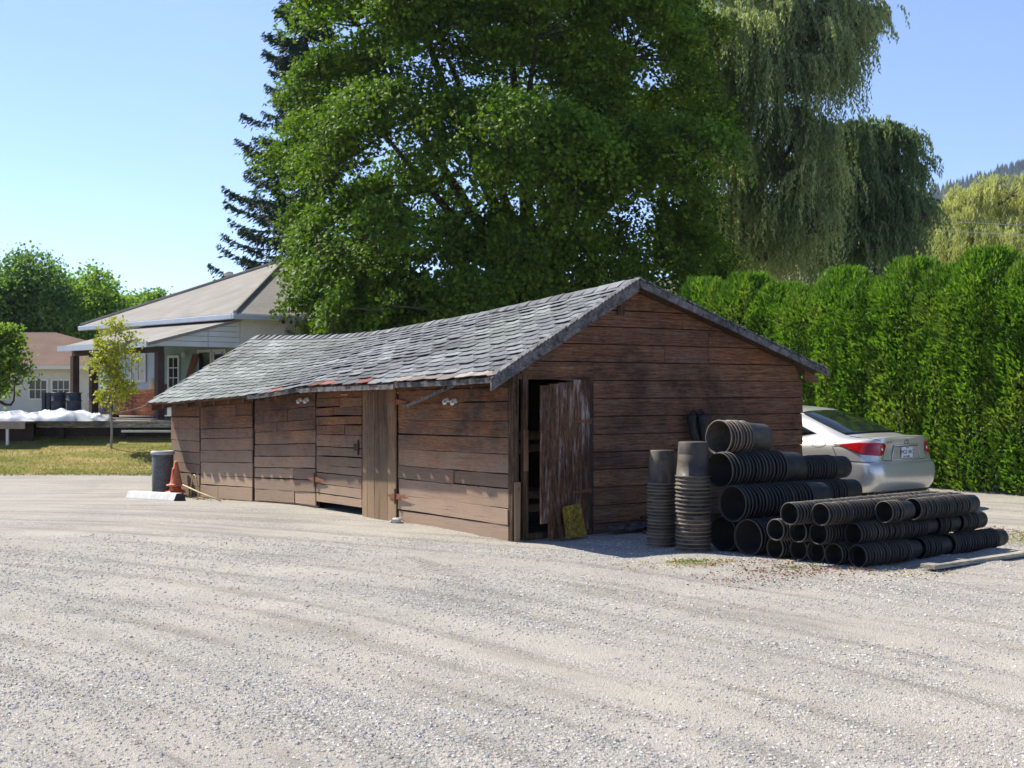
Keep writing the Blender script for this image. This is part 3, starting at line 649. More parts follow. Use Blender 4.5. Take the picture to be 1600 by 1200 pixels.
def pot_mesh(name,R_,Rb,H,mat,n=40,ribs=2):
    mb=MB(); lip=R_*.075; rp=[]
    # axis +z from the mouth (z=0) to the bottom (z=H); outside wall with rim lip, then inside wall
    g=R_*.072; hl=.013 if R_>.13 else .010; B=(0,0,0)
    lipc=(1,1,1)
    mb.lathe([(R_-.007,0),(R_-.001,.0015),(R_,.004)],n,(.75,)*3); mb.lathe([(R_,.004),(R_,hl),(R_-.002,hl+.002)],n,(.30,)*3)  # lip edges coloured paler: some dust, and painted-in light on the rim
    k=(R_-g-Rb)/(H-.05); mb.lathe([(R_-.002,hl+.002),(R_-g,hl+.004),(R_-g-k*(H*.45),.042+H*.45),(Rb+.004,H-.008),(Rb-.004,H),(0,H)],n,B)
    mb.lathe([(0,H-.006),(Rb-.008,H-.006),(R_-g-.006,.030),(R_-.012,.0),(R_-.007,0)],n,(.08,.08,.08))
    me_o=mb.build(name,mat,None,True); me=me_o.data; bpy.data.objects.remove(me_o)
    for p in me.polygons: p.use_smooth=True
    return me
ML=pot_mesh('large_pot',.19,.152,.37,M_pot); MLd=pot_mesh('large_pot',.19,.152,.37,M_potd); MM=pot_mesh('medium_pot',.165,.135,.33,M_pot); MS=pot_mesh('small_pot',.1125,.088,.215,M_pot,32)
MMd=pot_mesh('medium_pot',.165,.135,.37,M_potd)
for me_,ang in ((MLd,.6),):
    pass
AX=Vector((.78,.626,0)).normalized(); PP=Vector((.626,-.78,0))
def stack(me,start,axis,n,pitch,what,group,first=None,last=None,name='small_nursery_pot',wob=.0025):
    q=Vector((0,0,1)).rotation_difference(axis)
    if me is not MS: name='large_nursery_pot'
    for i in range(n):
        o=bpy.data.objects.new(name,me); COL.objects.link(o)
        o.location=start+axis*(pitch*i)+Vector((rnd.uniform(-wob,wob),rnd.uniform(-wob,wob),rnd.uniform(-wob,wob)*.5))
        o.rotation_mode='QUATERNION'; o.rotation_quaternion=q@Quaternion((0,0,1),rnd.uniform(0,6.28))
        o.scale=(rnd.uniform(.975,1.02),rnd.uniform(.975,1.02),1)
        tag(o,first if (i==0 and first) else (last if (i==n-1 and last) else what),'pot',group)
    return
DN=Vector((0,0,-1))
def pair(me,start,L,H,pitch,desc,seat='mouth'):
    n=max(2,int((L-H)/pitch)+1)
    stack(me,start,AX,n,pitch,'black nursery pot nested inside '+desc,'pots of '+desc,'open-mouthed front pot of '+desc,'rearmost whole-sided pot of '+desc)
RL_=.19
b1=Vector((2.42,13.15,RL_)); b0=b1-PP*.385
pair(ML,b0+AX*.05,1.0,.37,.055,'the large bottom stack beside the upright stacks')
pair(ML,b1,1.0,.37,.055,'the large bottom stack nearest the small pots')
r2=b1-PP*.1925+Vector((0,0,.335))
pair(ML,r2-AX*.02,1.47,.37,.055,'the large second row stack')
r3=b0+AX*.02+Vector((0,0,.672)); r3=r2-PP*.1925*1+Vector((0,0,.337))
pair(ML,r3-AX*.0,1.25,.37,.055,'the large third row stack')
r4=r3-PP*.12+Vector((0,0,.335))+AX*.12
stack(MLd,r4,(AX+Vector((0,0,-.03))).normalized(),8,.05,'dusty nursery pot in the short topmost lying stack','pots of the short topmost lying stack','open-mouthed front pot of the short topmost lying stack','rearmost pot showing its whole side on top of the pile')
# medium stacks behind, towards the car
e0=Vector((3.38,15.05,.165)); 
for k,(kk,zz,L,de) in enumerate(((0,0,1.35,'the medium bottom stack behind the small pots'),(-1,0,1.35,'the medium bottom stack nearest the shed'),(-.5,.288,1.42,'the middle medium stack in front of the car'),(-1.0,.575,1.38,'the upper medium stack in front of the car'))):
    pair(MM,e0+PP*(.333*kk)+Vector((0,0,zz))+AX*(0 if k<2 else (-.12 if k==2 else -.05)),L,.33,.05,de)
# the upright stacks, mouths down
def upright(px,d,n,pitch,me,desc,H,x0=None):
    X=(px-800)/PX*d; 
    stack(me,Vector((X,d,.0)),Vector((0,0,1)),n,pitch,'brown-dusted nursery pot nested upside down in '+desc,'pots of '+desc,'lowest pot of '+desc+' standing on the gravel','upturned flat-based top pot of '+desc,wob=.003)
upright(1083,13.55,20,.0415,MLd,'the taller upright stack in front',.37)
upright(1034,13.95,20,.036,MMd,'the lower upright stack at the left',.37)
# small pots
s5=Vector((3.31,12.26,.1125)); st_=.229; ps=.046
def sm(k,row,sl,L,desc):
    p=s5-PP*(st_*k)+Vector((0,0,row*.1985))+AX*sl; pair(MS,p,L,.215,ps,desc)
sm(0,0,0,.98,'the small bottom stack beside the plank, front length'); sm(0,0,.98,.50,'the small bottom stack beside the plank, middle length'); sm(0,0,1.50,1.05,'the small bottom stack beside the plank, far length')
sm(1,0,-.07,.44,'the small bottom stack second from the plank'); sm(2,0,-.05,.44,'the small bottom stack third from the plank'); sm(3,0,-.03,.44,'the small bottom stack fourth from the plank'); sm(4,0,-.11,.44,'the small bottom stack nearest the large pots')
sm(.5,1,.08,1.33,'the small second row stack in front'); sm(.5,1,1.42,.40,'the front small second row stack, middle length'); sm(.5,1,1.84,.50,'the front small second row stack, far length')
sm(1.5,1,-.16,.62,'the small second row stack second from the front'); sm(2.5,1,-.18,.44,'the small second row stack third from the front'); sm(3.5,1,-.24,.44,'the small second row stack nearest the large pots')
sm(1.02,2,-.26,2.40,'the long small top stack in the middle'); sm(2.03,2,-.44,2.55,'the long small top stack nearest the large pots')
sm(0,2,.42,.42,'the short small top stack with its mouth half hidden'); sm(0.0,2,.90,1.13,'the small top stack at the right')
sm(1.5,1,.78,1.15,'the small second row stack behind the front one'); sm(1,0,.62,1.15,'the small bottom stack under the middle of the pile')
# plank beside the pots
pl=empty('plank',Vector((3.98,12.05,0)),math.atan2(.60,.80),'grey weathered plank lying on the gravel in front of the small pots','plank')
mb=MB(); mb.board([(0,0,.012),(1.62,0,.018),(1.62,0,.058),(0,0,.052)],(0,.16,0),(.7,.5,.5),1); mb.build('board',woodmat('grey_plank',(.36,.31,.26),(.46,.42,.37),(.4,6,6),(.3,.7)),pl,bevel=.003)
# small weeds and red-tinged creepers
def tufts(name,centres,kind='stuff'):
    Ps=[];Ds=[];Cs=[];Ls=[];rg2=np.random.default_rng(5)
    for (x,y,r,n,h,cl) in centres:
        a=rg2.uniform(0,6.28,n); rr=r*np.sqrt(rg2.random(n)); Xc=x+rr*np.cos(a)*1.6; Yc=y+rr*np.sin(a)
        Ps.append(np.c_[Xc,Yc,np.array([gz(p,q)+relief(p,q) for p,q in zip(Xc,Yc)])+h*rg2.random(n)*.8+.008]); Ds.append(unit(np.c_[rg2.normal(0,.8,n),rg2.normal(0,.8,n),rg2.uniform(.0,1.2,n)*(1 if h>.05 else .3)]))
        Cs.append(np.array(cl)*rg2.uniform(.6,1.3,(n,1))); Ls.append(rg2.uniform(.02,.04,n) if h<.1 else rg2.uniform(.03,.06,n))
    Pc=np.vstack(Ps);D=np.vstack(Ds)
    return quads(name,Pc,D,perp(D,rg2),np.concatenate(Ls),.014,np.vstack(Cs),M_grass,kind=kind)
gn=(.16,.22,.05); rd=(.27,.12,.07); yl=(.40,.33,.12)
tufts('ground_weeds',[(1.73,12.62,.13,150,.04,gn),(1.85,12.6,.22,260,.02,yl),(2.35,12.5,.3,140,.02,rd),(2.60,11.95,.3,170,.02,rd),(2.72,12.15,.18,90,.03,gn),(2.2,11.75,.35,140,.015,rd),(2.05,11.3,.4,70,.012,rd),(3.0,12.0,.3,90,.02,rd),(3.35,11.6,.4,80,.012,rd),(1.45,12.35,.3,120,.015,yl),(3.6,11.95,.35,120,.02,yl),(5.9,14.6,.35,520,.05,(.30,.30,.08)),(6.3,14.8,.5,350,.04,(.33,.26,.09)),(5.4,14.4,.4,160,.03,yl),(5.6,15.6,.5,260,.03,rd),
 (-5.6,22.3,.5,500,.03,(.34,.24,.1)),(-4.6,21.3,.5,400,.02,(.34,.26,.12)),(4.7,17.5,.25,200,.1,(.25,.28,.08))])
def weed(x,y,h,n,lab):
    o=empty('tall_weed',(x,y,0),0,lab,'weed','tall weeds growing by the car'); mb=MB(); r2=random.Random(int(x*100))
    tips=[]
    for i in range(n):
        a=r2.uniform(0,6.28); l=h*r2.uniform(.6,1); t=Vector((math.cos(a)*.12*l,math.sin(a)*.12*l,l)); mb.tube([(0,0,0),t*.5+Vector((math.cos(a)*.02,0,0)),t],[.005,.004,.002],5,(.30,.27,.12)); tips.append(t)
    mb.build('stem',M_grass,o); Ps=[];
    for t in tips:
        for k in range(26): Ps.append(t*r2.uniform(.25,1.02)+Vector((r2.uniform(-.05,.05),r2.uniform(-.05,.05),r2.uniform(-.02,.03))))
    g2=np.random.default_rng(int(y*10)); N=len(Ps); D=unit(g2.normal(size=(N,3))+[0,0,.4]); quads('leaf_cluster',np.array([tuple(p) for p in Ps]),D,perp(D,g2),.05,.02,np.array([.30,.32,.10])*g2.uniform(.6,1.2,(N,1)),M_grass,o)
weed(4.55,16.4,.42,3,'thin dry weed in front of the rear bumper near its left end'); weed(4.72,16.6,.38,3,'second thin dry weed in front of the rear bumper'); weed(5.65,17.3,.34,5,'leafy weed under the right end of the rear bumper')
# ================================================================== CAR
def catmull(p0,p1,p2,p3,t):
    return .5*((2*p1)+(-p0+p2)*t+(2*p0-5*p1+4*p2-p3)*t*t+(-p0+3*p1-3*p2+p3)*t**3)
# each row: contour at one height from the rear centre round the corner, along the side to the nose; x from the rear, y out, z up
XS=[0,0,0,.10,.42,.95,1.55,2.25,2.95,3.60,4.10,4.42,4.50]
ROWS=[
 [(.10,0,.27),(.10,.45,.27),(.12,.68,.27),(.24,.79,.26),(.50,.83,.23),(.95,.84,.21),(1.55,.84,.20),(2.25,.84,.20),(2.95,.84,.20),(3.6,.83,.22),(4.15,.78,.23),(4.38,.50,.24),(4.42,0,.24)],
 [(.02,0,.36),(.03,.45,.36),(.06,.70,.36),(.19,.83,.35),(.46,.87,.33),(.95,.875,.32),(1.55,.875,.31),(2.25,.875,.31),(2.95,.875,.31),(3.6,.87,.32),(4.20,.80,.34),(4.45,.52,.34),(4.50,0,.34)],
 [(.0,0,.50),(.01,.45,.50),(.04,.72,.50),(.17,.85,.50),(.45,.885,.50),(.95,.89,.50),(1.55,.885,.48),(2.25,.885,.47),(2.95,.885,.47),(3.6,.885,.48),(4.20,.82,.50),(4.46,.52,.50),(4.51,0,.50)],
 [(.03,0,.64),(.035,.45,.64),(.06,.72,.64),(.19,.85,.64),(.46,.885,.64),(.95,.89,.64),(1.55,.885,.62),(2.25,.885,.60),(2.95,.885,.60),(3.6,.885,.60),(4.16,.82,.62),(4.42,.52,.62),(4.47,0,.62)],
 [(.085,0,.69),(.09,.45,.69),(.11,.70,.69),(.21,.835,.69),(.47,.88,.70),(.95,.89,.71),(1.55,.885,.70),(2.25,.885,.68),(2.95,.885,.67),(3.6,.88,.68),(4.10,.81,.68),(4.36,.50,.68),(4.42,0,.68)],
 [(.10,0,.84),(.105,.42,.84),(.13,.66,.84),(.235,.81,.845),(.49,.865,.855),(.95,.88,.865),(1.55,.872,.84),(2.25,.87,.82),(2.95,.868,.80),(3.6,.85,.78),(4.0,.77,.77),(4.22,.48,.77),(4.30,0,.77)],
 [(.07,0,1.00),(.085,.40,1.0),(.13,.62,.99),(.25,.765,.975),(.52,.825,.965),(.95,.84,.955),(1.55,.838,.92),(2.25,.835,.89),(2.95,.83,.87),(3.5,.80,.85),(3.8,.70,.86),(3.95,.45,.88),(4.0,0,.89)],
 [(.10,0,1.045),(.12,.38,1.043),(.17,.58,1.033),(.30,.72,1.015),(.56,.79,1.0),(.95,.805,.985),(1.55,.80,.95),(2.25,.80,.925),(2.95,.80,.905),(3.35,.76,.90),(3.55,.64,.92),(3.65,.42,.95),(3.68,0,.96)],
 [(.50,0,1.065),(.51,.36,1.062),(.53,.55,1.055),(.60,.67,1.045),(.78,.75,1.04),(1.10,.765,1.025),(1.60,.765,.98),(2.25,.765,.955),(2.90,.765,.94),(3.15,.73,.95),(3.22,.64,.965),(3.26,.42,.985),(3.27,0,.99)],
 [(.98,0,1.235),(.985,.33,1.232),(1.0,.50,1.225),(1.04,.62,1.20),(1.15,.685,1.17),(1.35,.70,1.18),(1.70,.705,1.18),(2.25,.70,1.19),(2.70,.695,1.18),(2.85,.67,1.18),(2.88,.58,1.185),(2.90,.38,1.19),(2.91,0,1.19)],
 [(1.46,0,1.395),(1.46,.30,1.39),(1.47,.46,1.38),(1.49,.55,1.365),(1.55,.60,1.355),(1.70,.615,1.375),(1.95,.615,1.395),(2.20,.61,1.40),(2.40,.60,1.39),(2.48,.56,1.385),(2.50,.48,1.385),(2.51,.32,1.385),(2.52,0,1.385)],
 [(1.66,0,1.44),(1.66,.26,1.437),(1.67,.40,1.425),(1.69,.48,1.41),(1.74,.51,1.405),(1.83,.52,1.42),(1.97,.52,1.43),(2.10,.515,1.435),(2.24,.51,1.43),(2.30,.48,1.425),(2.33,.42,1.425),(2.35,.28,1.425),(2.36,0,1.425)],
 [(1.95,0,1.468),(1.95,.1,1.467),(1.95,.15,1.466),(1.96,.18,1.465),(1.97,.2,1.465),(1.99,.2,1.466),(2.02,.2,1.466),(2.04,.2,1.466),(2.06,.2,1.465),(2.07,.18,1.465),(2.08,.15,1.465),(2.08,.1,1.466),(2.08,0,1.466)],
]
CP=np.array(ROWS,dtype=float); NR,NC=CP.shape[:2]
def surf(u,v):
    """u: 0..NC-1 round the car, v: 0..NR-1 upwards"""
    u=min(max(u,0),NC-1-1e-6); v=min(max(v,0),NR-1-1e-6); i=int(u); j=int(v); fu=u-i; fv=v-j
    def row(jj):
        jj=min(max(jj,0),NR-1)
        def g(k):
            if k<0: q=CP[jj,-k].copy(); q[1]*=-1; return q
            if k>NC-1: q=CP[jj,2*(NC-1)-k].copy(); q[1]*=-1; return q
            return CP[jj,k]
        return catmull(g(i-1),g(i),g(i+1),g(i+2),fu)
    return catmull(row(j-1),row(j),row(j+1),row(j+2),fv)
def snorm(u,v):
    e=.02; a=surf(u+e,v)-surf(u-e,v) if u>e else surf(u+e,v)-surf(u,v)*1; b=surf(u,v+e)-surf(u,v-e); n=np.cross(a,b)
    n=n/max(np.linalg.norm(n),1e-9); c=surf(u,v)-np.array([2.2,0,.7])
    return n if np.dot(n,c)>0 else -n
def S3(u,v,off=0,side=1):
    s=abs(u); p=surf(s,v)+snorm(s,v)*off; p=p.copy()
    if u<0: p[1]*=-1
    p[1]*=side; return Vector(p)
CW=Vector((5.74,18.40,0))
carang=math.atan2(.742,-.670)        # nose direction
car=empty('parked_car',CW,carang,'silver four-door sedan parked nose-away beside the cedar hedge','car')
paint=NT('silver_paint'); v=paint.coord(); fl=paint.noise(v,900,2,.5)
paint.bsdf((.64,.615,.565),.30,paint.bump(fl,.02,.001),.5,.5); paint.b.inputs['Coat Weight'].default_value=.7; paint.b.inputs['Coat Roughness'].default_value=.06; M_paint=paint.m
M_glass=simple('tinted_glass',(.012,.016,.016),.06,.05,4,.7,bump=0); M_red=simple('tail_lamp_red',(.42,.008,.010),.12,.35,14,.6,bump=0); 
M_blk=simple('black_trim',(.012,.012,.013),.5,.2,10); M_chrome=simple('badge_chrome',(.6,.6,.6),.25,.1,10,metal=1,bump=0)
# body grid; wheel openings cut
mb=MB(); nu=(NC-1)*7; nv=(NR-1)*5; us=[i/7 for i in range(nu+1)]; vs2=[j/5 for j in range(nv+1)]
for side in (1,-1):
    idx={}
    def vid(i,j):
        if (i,j) not in idx:
            p=S3(us[i],vs2[j],0,side)
            for wx in (.95,3.60):
                dx,dz=p.x-wx,p.z-.31; r=math.hypot(dx,dz)
                if abs(p.y)>.6 and .27<r<.37 and p.z<.75 and abs(abs(r)-.34)<.035: k=.34/r; p=Vector((wx+dx*k,p.y,.31+dz*k))
            idx[(i,j)]=len(mb.v); mb.v.append(tuple(p))
        return idx[(i,j)]
    for i in range(nu):
        for j in range(nv):
            c=S3((us[i]+us[i+1])/2,(vs2[j]+vs2[j+1])/2,0,side)
            if abs(c.y)>.6 and any(math.hypot(c.x-wx,c.z-.31)<.33 for wx in (.95,3.60)): continue
            f=(vid(i,j),vid(i+1,j),vid(i+1,j+1),vid(i,j+1)); mb.f.append(f if side<0 else f[::-1]); mb.c.append((1,1,1))
body=mb.build('body',M_paint,car,smooth=True)
mb=MB(); mb.box((.15,-.74,.20),(4.35,.74,.34)); mb.build('underbody',M_blk,car)
def patch(quad,off,nx,ny,side=1,bow=None):
    """quad: 4 (u,v) corners; grid on the body surface offset outwards"""
    a,b,c,d=[Vector(q) for q in quad]; vs_=[];
    for j in range(ny+1):
        for i in range(nx+1):
            s,t=i/nx,j/ny; q=a.lerp(b,s).lerp(d.lerp(c,s),t)
            if bow: q=q+Vector(bow(s,t))
            vs_.append(S3(q.x,q.y,off,side))
    fs=[(j*(nx+1)+i,j*(nx+1)+i+1,(j+1)*(nx+1)+i+1,(j+1)*(nx+1)+i) for j in range(ny) for i in range(nx)]
    return vs_,fs
def patch_obj(name,quad,off,nx,ny,mat,side=1,bow=None,parent=None,sym=False):
    mb=MB(); vs_,fs=patch(quad,off,nx,ny,side,bow); mb.add(vs_,fs)
    o=mb.build(name,mat,parent or car,smooth=True); m=o.modifiers.new('sol','SOLIDIFY'); m.thickness=.006; m.offset=0; return o
# rear window (rows 8..10), spans both sides of the centre
patch_obj('rear_window',[(-3.05,8.12),(3.05,8.12),(3.1,10.0),(-3.1,10.0)],.006,28,10,M_glass)
# side windows both sides
for sd in (1,-1):
    patch_obj('side_window',[(4.78,8.35),(5.85,8.2),(5.9,9.75),(5.40,9.40)],.006,8,6,M_glass,sd)
    patch_obj('side_window',[(5.98,8.2),(7.0,8.2),(7.15,9.85),(6.0,9.8)],.006,10,6,M_glass,sd)
    patch_obj('side_window',[(7.12,8.2),(8.6,8.25),(8.0,9.8),(7.27,9.85)],.006,10,6,M_glass,sd)
    # tail lamps wrap the corner: blunt inside end, pointed outer end
    def lampbow(s,t):
        k=max(0.0,(s-.62)/.38); e=max(0.0,(.10-s)/.10)
        return (0,(.60-t)*(k**1.4*1.25+.45*e*e)*1.15)
    patch_obj('tail_lamp',[(1.46,4.58),(4.45,4.75),(4.60,5.98),(1.38,5.66)],.012,36,10,M_red,sd,lampbow)
    mb=MB(); c=S3(1.72,5.2,.020,sd); mb.lathe([(0.0,.006),(.022,.004),(.028,0)],16,M=Matrix.Translation(c)@Vector((-1,0,0)).to_track_quat('Z','Y').to_matrix().to_4x4()); mb.build('reflector',M_chrome,car,smooth=True)
    # door handle
    for uu in (6.15,7.45):
        mb=MB(); a=S3(uu,6.35,.03,sd); b=S3(uu+.28,6.32,.03,sd); mb.tube([S3(uu,6.35,.0,sd),a,b,S3(uu+.28,6.32,.0,sd)],.012,8); mb.build('door_handle',M_paint,car,smooth=True)
    # panel seams
    mb=MB()
    def seam(pts,w=.004):
        MB().tube([S3(u,v,.0015,sd) for u,v in pts],w,5,(0,0,0)).build('panel_seam',M_blk,car)
    seam([(6.0-.45*max(0,1-abs(v-5)/4) if v<6 else 5.55+.0*v,v) for v in [5.0,5.4,5.8,6.2,6.8,7.4,8.0]]); seam([(7.05,v/2) for v in range(3,17)])
    seam([(2.4+i*.25,4.0+.0*i) for i in range(0,9)]); seam([(4.4,4.0),(4.45,4.4),(4.55,5.0),(4.6,5.3)])
    seam([(1.40,5.0),(1.45,4.6),(1.6,4.25),(1.2,4.12),(.6,4.1),(0,4.1)]); seam([(1.9,5.9),(2.4,6.4),(2.75,6.9),(2.9,7.4),(3.0,8.0)])
    if sd==1: seam([(5.05+.22*math.cos(a*.5236),5.55+.42*math.sin(a*.5236)) for a in range(13)],.003)
patch_obj('windscreen',[(10.0,8.15),(14.0,8.15),(14.0,9.95),(10.05,9.95)],.006,2,2,M_glass) if False else None
mb=MB()
for sd in (1,-1):
    vs_,fs=patch([(9.3,8.2),(11.99,8.2),(11.99,9.9),(9.35,9.9)],.006,12,8,sd); mb.add(vs_,fs)
mb.build('windscreen',M_glass,car,smooth=True)
for sd in (1,-1): patch_obj('headlight',[(9.7,4.4),(10.9,4.5),(10.7,5.2),(9.3,5.1)],.01,10,5,M_chrome,sd)
# plate recess, plate and lettering on the boot lid
def rearface(name,y0,y1,z0,z1,xoff,mat,th=.01,taper=0):
    mb=MB(); n=8; vs_=[]
    for j in (0,1):
        for i in range(n+1):
            f=i/n; z=(z0,z1)[j]; w=(1-taper) if j==1 else 1; y=(y0+(y1-y0)*f)*w
            vs_.append(Vector((.10+.012*(y/.45)**2+xoff-(.0 if j==0 else 0),y,z)))
    mb.add(vs_,[(i,i+1,n+2+i,n+1+i) for i in range(n)]); o=mb.build(name,mat,car); m=o.modifiers.new('s','SOLIDIFY'); m.thickness=th; return o
M_rec=simple('recess_paint',(.42,.40,.34),.5,.1,5,metal=.2,bump=0)
rearface('plate_recess',-.36,.36,.715,.905,-.012,M_rec,.006,.12)
mb=MB(); mb.tube([(.078,-.33,.91),(.070,0,.918),(.078,.33,.91)],.011,8); mb.tube([(.085,-.375,.71),(.078,0,.705),(.085,.375,.71)],.008,8)
mb.tube([(.085,.375,.71),(.082,.32,.905)],.008,8); mb.tube([(.085,-.375,.71),(.082,-.32,.905)],.008,8); mb.build('recess_frame',M_paint,car,smooth=True)
mb=MB(); mb.tube([(.080,-.30,.898),(.076,0,.904),(.080,.30,.898)],.006,6); mb.build('boot_handle',M_blk,car)
M_plate=simple('plate_white',(.72,.72,.72),.4,.08,12,bump=0); M_blue=simple('plate_blue',(.03,.05,.25),.5,0,4,bump=0); M_grn=simple('plate_sticker',(.02,.13,.07),.5,0,4,bump=0)
plate=MB().box((.066,-.152,.735),(.070,.152,.89)).build('number_plate',M_plate,car,bevel=.004)
def text(body,size,loc,mat,parent,name,shear=0,sx=1):
    cu=bpy.data.curves.new(name,'FONT'); cu.body=body; cu.size=size; cu.align_x='CENTER'; cu.align_y='CENTER'; cu.extrude=.0008; cu.shear=shear
    o=bpy.data.objects.new(name,cu); COL.objects.link(o); dg=bpy.context.evaluated_depsgraph_get(); me=bpy.data.meshes.new_from_object(o.evaluated_get(dg))
    bpy.data.objects.remove(o); 
    # glyph x -> -y of the car, glyph y -> z, facing -x
    M=Matrix(((0,0,-1,loc[0]),(-sx,0,0,loc[1]),(0,1,0,loc[2]),(0,0,0,1))); me.transform(M)
    me.materials.clear(); return fin(me,name,mat,parent)
text('MG5 49C',.082,(.0640,0,.812),M_blue,plate,'plate_characters')
text('Beautiful',.020,(.0640,0.0,.876),M_blue,plate,'plate_slogan'); text('British Columbia',.024,(.0640,0.02,.752),M_blue,plate,'plate_province')
MB().box((.0642,-.05,.742),(.0650,-.015,.764)).build('plate_sticker',M_grn,plate)
text('ELANTRA',.038,(.076,.46,.958),M_chrome,car,'model_badge'); text('GL',.038,(.082,-.50,.955),M_chrome,car,'trim_badge')
mb=MB(); N_=24
for i in range(N_):
    a=2*math.pi*i/N_; b=2*math.pi*(i+1)/N_
    mb.tube([(.070,.062*math.cos(a),.962+.030*math.sin(a)),(.070,.062*math.cos(b),.962+.030*math.sin(b))],.005,6,cap=False)
for y in (-.026,.026): mb.tube([(.070,y+.010,.938),(.068,y,.962),(.070,y-.012,.986)],.006,6)
mb.tube([(.068,.026,.956),(.067,-.026,.968)],.006,6); mb.build('emblem',M_chrome,car,smooth=True)
# wheels
M_tyre=simple('tyre_rubber',(.02,.02,.02),.85,.2,12); 
for wx in (.95,3.60):
    for sd in (1,-1):
        q=Matrix.Translation((wx,sd*.76,.31))@Matrix.Rotation(-sd*math.pi/2,4,'X')
        mb=MB(); mb.lathe([(.19,-.10),(.29,-.10),(.305,-.07),(.31,0),(.305,.07),(.29,.10),(.20,.105),(.19,.08)],36,M=q); w=mb.build('wheel',M_tyre,car,smooth=True)
        mb=MB(); mb.lathe([(.195,.09),(.17,.06),(.03,.085),(0,.085)],20,M=q)
        for k in range(7):
            a=2*math.pi*k/7; mb.tube([q@Vector((.03*math.cos(a),.03*math.sin(a),.092)),q@Vector((.18*math.cos(a),.18*math.sin(a),.085))],[.02,.014],6)
        mb.build('hubcap',M_chrome,w,smooth=False)
mb=MB()
for sd in (1,-1): mb.tube([(2.95,sd*.80,.98),(2.93,sd*.92,1.0),(2.93,sd*.98,1.0)],[.03,.07,.05],10)
mb.build('wing_mirror',M_paint,car,smooth=True)
# ================================================================== HOUSE
H0=(-7.0,33.0,0); HR=math.atan2(.687,.727)
house=empty('house',H0,HR,'white stucco house with a beige hipped shingle roof and a covered porch','house')
def stucco(name,c): return simple(name,c,.9,.12,2.2,.2,bump=.6,bscale=45)
M_stu=stucco('white_stucco',(.66,.64,.58)); M_mint=stucco('mint_wall',(.28,.40,.34)); M_brn=simple('brown_panel',(.055,.035,.028),.8,.3,5)
M_sid=simple('white_siding',(.66,.66,.63),.6,.1,3); M_gut=simple('grey_gutter',(.42,.46,.52),.45,.1,3,.5); M_pale=simple('pale_blue_wall',(.50,.58,.62),.8,.1,4)
def roofmat(name,c1,c2,rows=(1,1,1)):
    t=NT(name); v=t.coord(); 
    w=t.n('ShaderNodeTexBrick'); 
    a=t.attr(); 
    c=t.ramp(t.noise(v,30,4,.8),[(.3,c1),(.7,c2)])
    c=t.mix(1.0,c,t.ramp(t.noise(v,1.3,4),[(.3,.85),(.7,1.1)]),'MULTIPLY')
    sp=t.n('ShaderNodeSeparateXYZ'); t.l(v,sp.inputs[0]); z=t.math('FRACT',t.math('MULTIPLY',sp.outputs[2],17.0))
    c=t.mix(1.0,c,t.ramp(z,[(0,.6),(.16,1.0)]),'MULTIPLY')
    t.t.nodes.remove(w)
    return t.bsdf(c,.95,t.bump(z,.5,.01),0,.1)
M_roof=roofmat('beige_shingles',(.215,.20,.18),(.325,.305,.28)); M_roof2=roofmat('brown_shingles',(.12,.078,.06),(.21,.145,.115))
M_win=simple('window_glass',(.02,.025,.03),.08,.1,3,.6,bump=0); M_frame=simple('white_frame',(.70,.70,.67),.5,.08,8)
# walls as parts of the house; local x runs along the shaded stucco side, y along the porch side
W_=8.0; FZ=1.0; EZ=3.66
MB().box((0,0,-.1),(W_,.2,EZ)).build('stucco_wall',M_stu,house)
MB().box((.2,W_-.2,-.1),(W_,W_,EZ)).box((W_-.2,.2,-.1),(W_,W_-.2,EZ)).build('stucco_wall',M_stu,house)
MB().box((0,.202,1.88),(.2,4.6,EZ)).build('mint_wall',M_mint,house); MB().box((-.02,.202,-.1),(.18,4.6,1.878)).build('wainscot',M_brn,house)
MB().box((.0,4.602,1.70),(.2,W_,EZ)).build('pale_wall',M_pale,house); MB().box((-.02,4.602,-.1),(.18,W_,1.698)).build('wainscot',M_brn,house)
# hipped roof
ov=.42; AP=(4.0,4.0,5.63); mb=MB(); c=[(-ov,-ov,EZ),(W_+ov,-ov,EZ),(W_+ov,W_+ov,EZ),(-ov,W_+ov,EZ)]; lo=[(x,y,z-.05) for x,y,z in c]
mb.add(c+[AP]+lo,[(0,1,4),(1,2,4),(2,3,4),(3,0,4),(8,7,6,5),(0,5,6,1),(1,6,7,2),(2,7,8,3),(3,8,5,0)]); rf=mb.build('roof',M_roof,house)
mb=MB()
for k in c: 
    a=Vector(k)+Vector((0,0,.02)); b=Vector(AP)+Vector((0,0,.03)); mb.tube([a,b],.055,6)
mb.build('hip_ridge',M_roof,rf)
mb=MB(); g=.09
for (a,b) in (((-ov,-ov),(W_+ov,-ov)),((-ov,-ov),(-ov,W_+ov))):
    dx,dy=b[0]-a[0],b[1]-a[1]
    if dy==0: mb.box((a[0]-g,-ov-g,EZ-.16),(b[0],-ov,EZ-.02))
    else: mb.box((-ov-g,-ov,EZ-.16),(-ov,b[1],EZ-.02))
mb.build('gutter',M_gut,house,bevel=.02)
MB().box((-ov+.01,-ov+.01,EZ-.12),(W_+ov,-.0,EZ-.07)).box((-ov+.01,0,EZ-.12),(-.0,W_+ov,EZ-.07)).build('soffit',M_frame,house)
p=Vector((3.6,6.6,4.3)); ch=MB().tube([p,p+Vector((0,0,1.02))],.10,12).build('chimney_pipe',simple('galvanised',(.55,.55,.53),.5,.15,6),rf,smooth=True)
MB().lathe([(0,.13),(.14,.10),(.15,.05),(.15,0),(.0,0)],16,M=Matrix.Translation(p+Vector((0,0,1.02)))).build('chimney_cap',bpy.data.materials['galvanised'],rf,smooth=True)
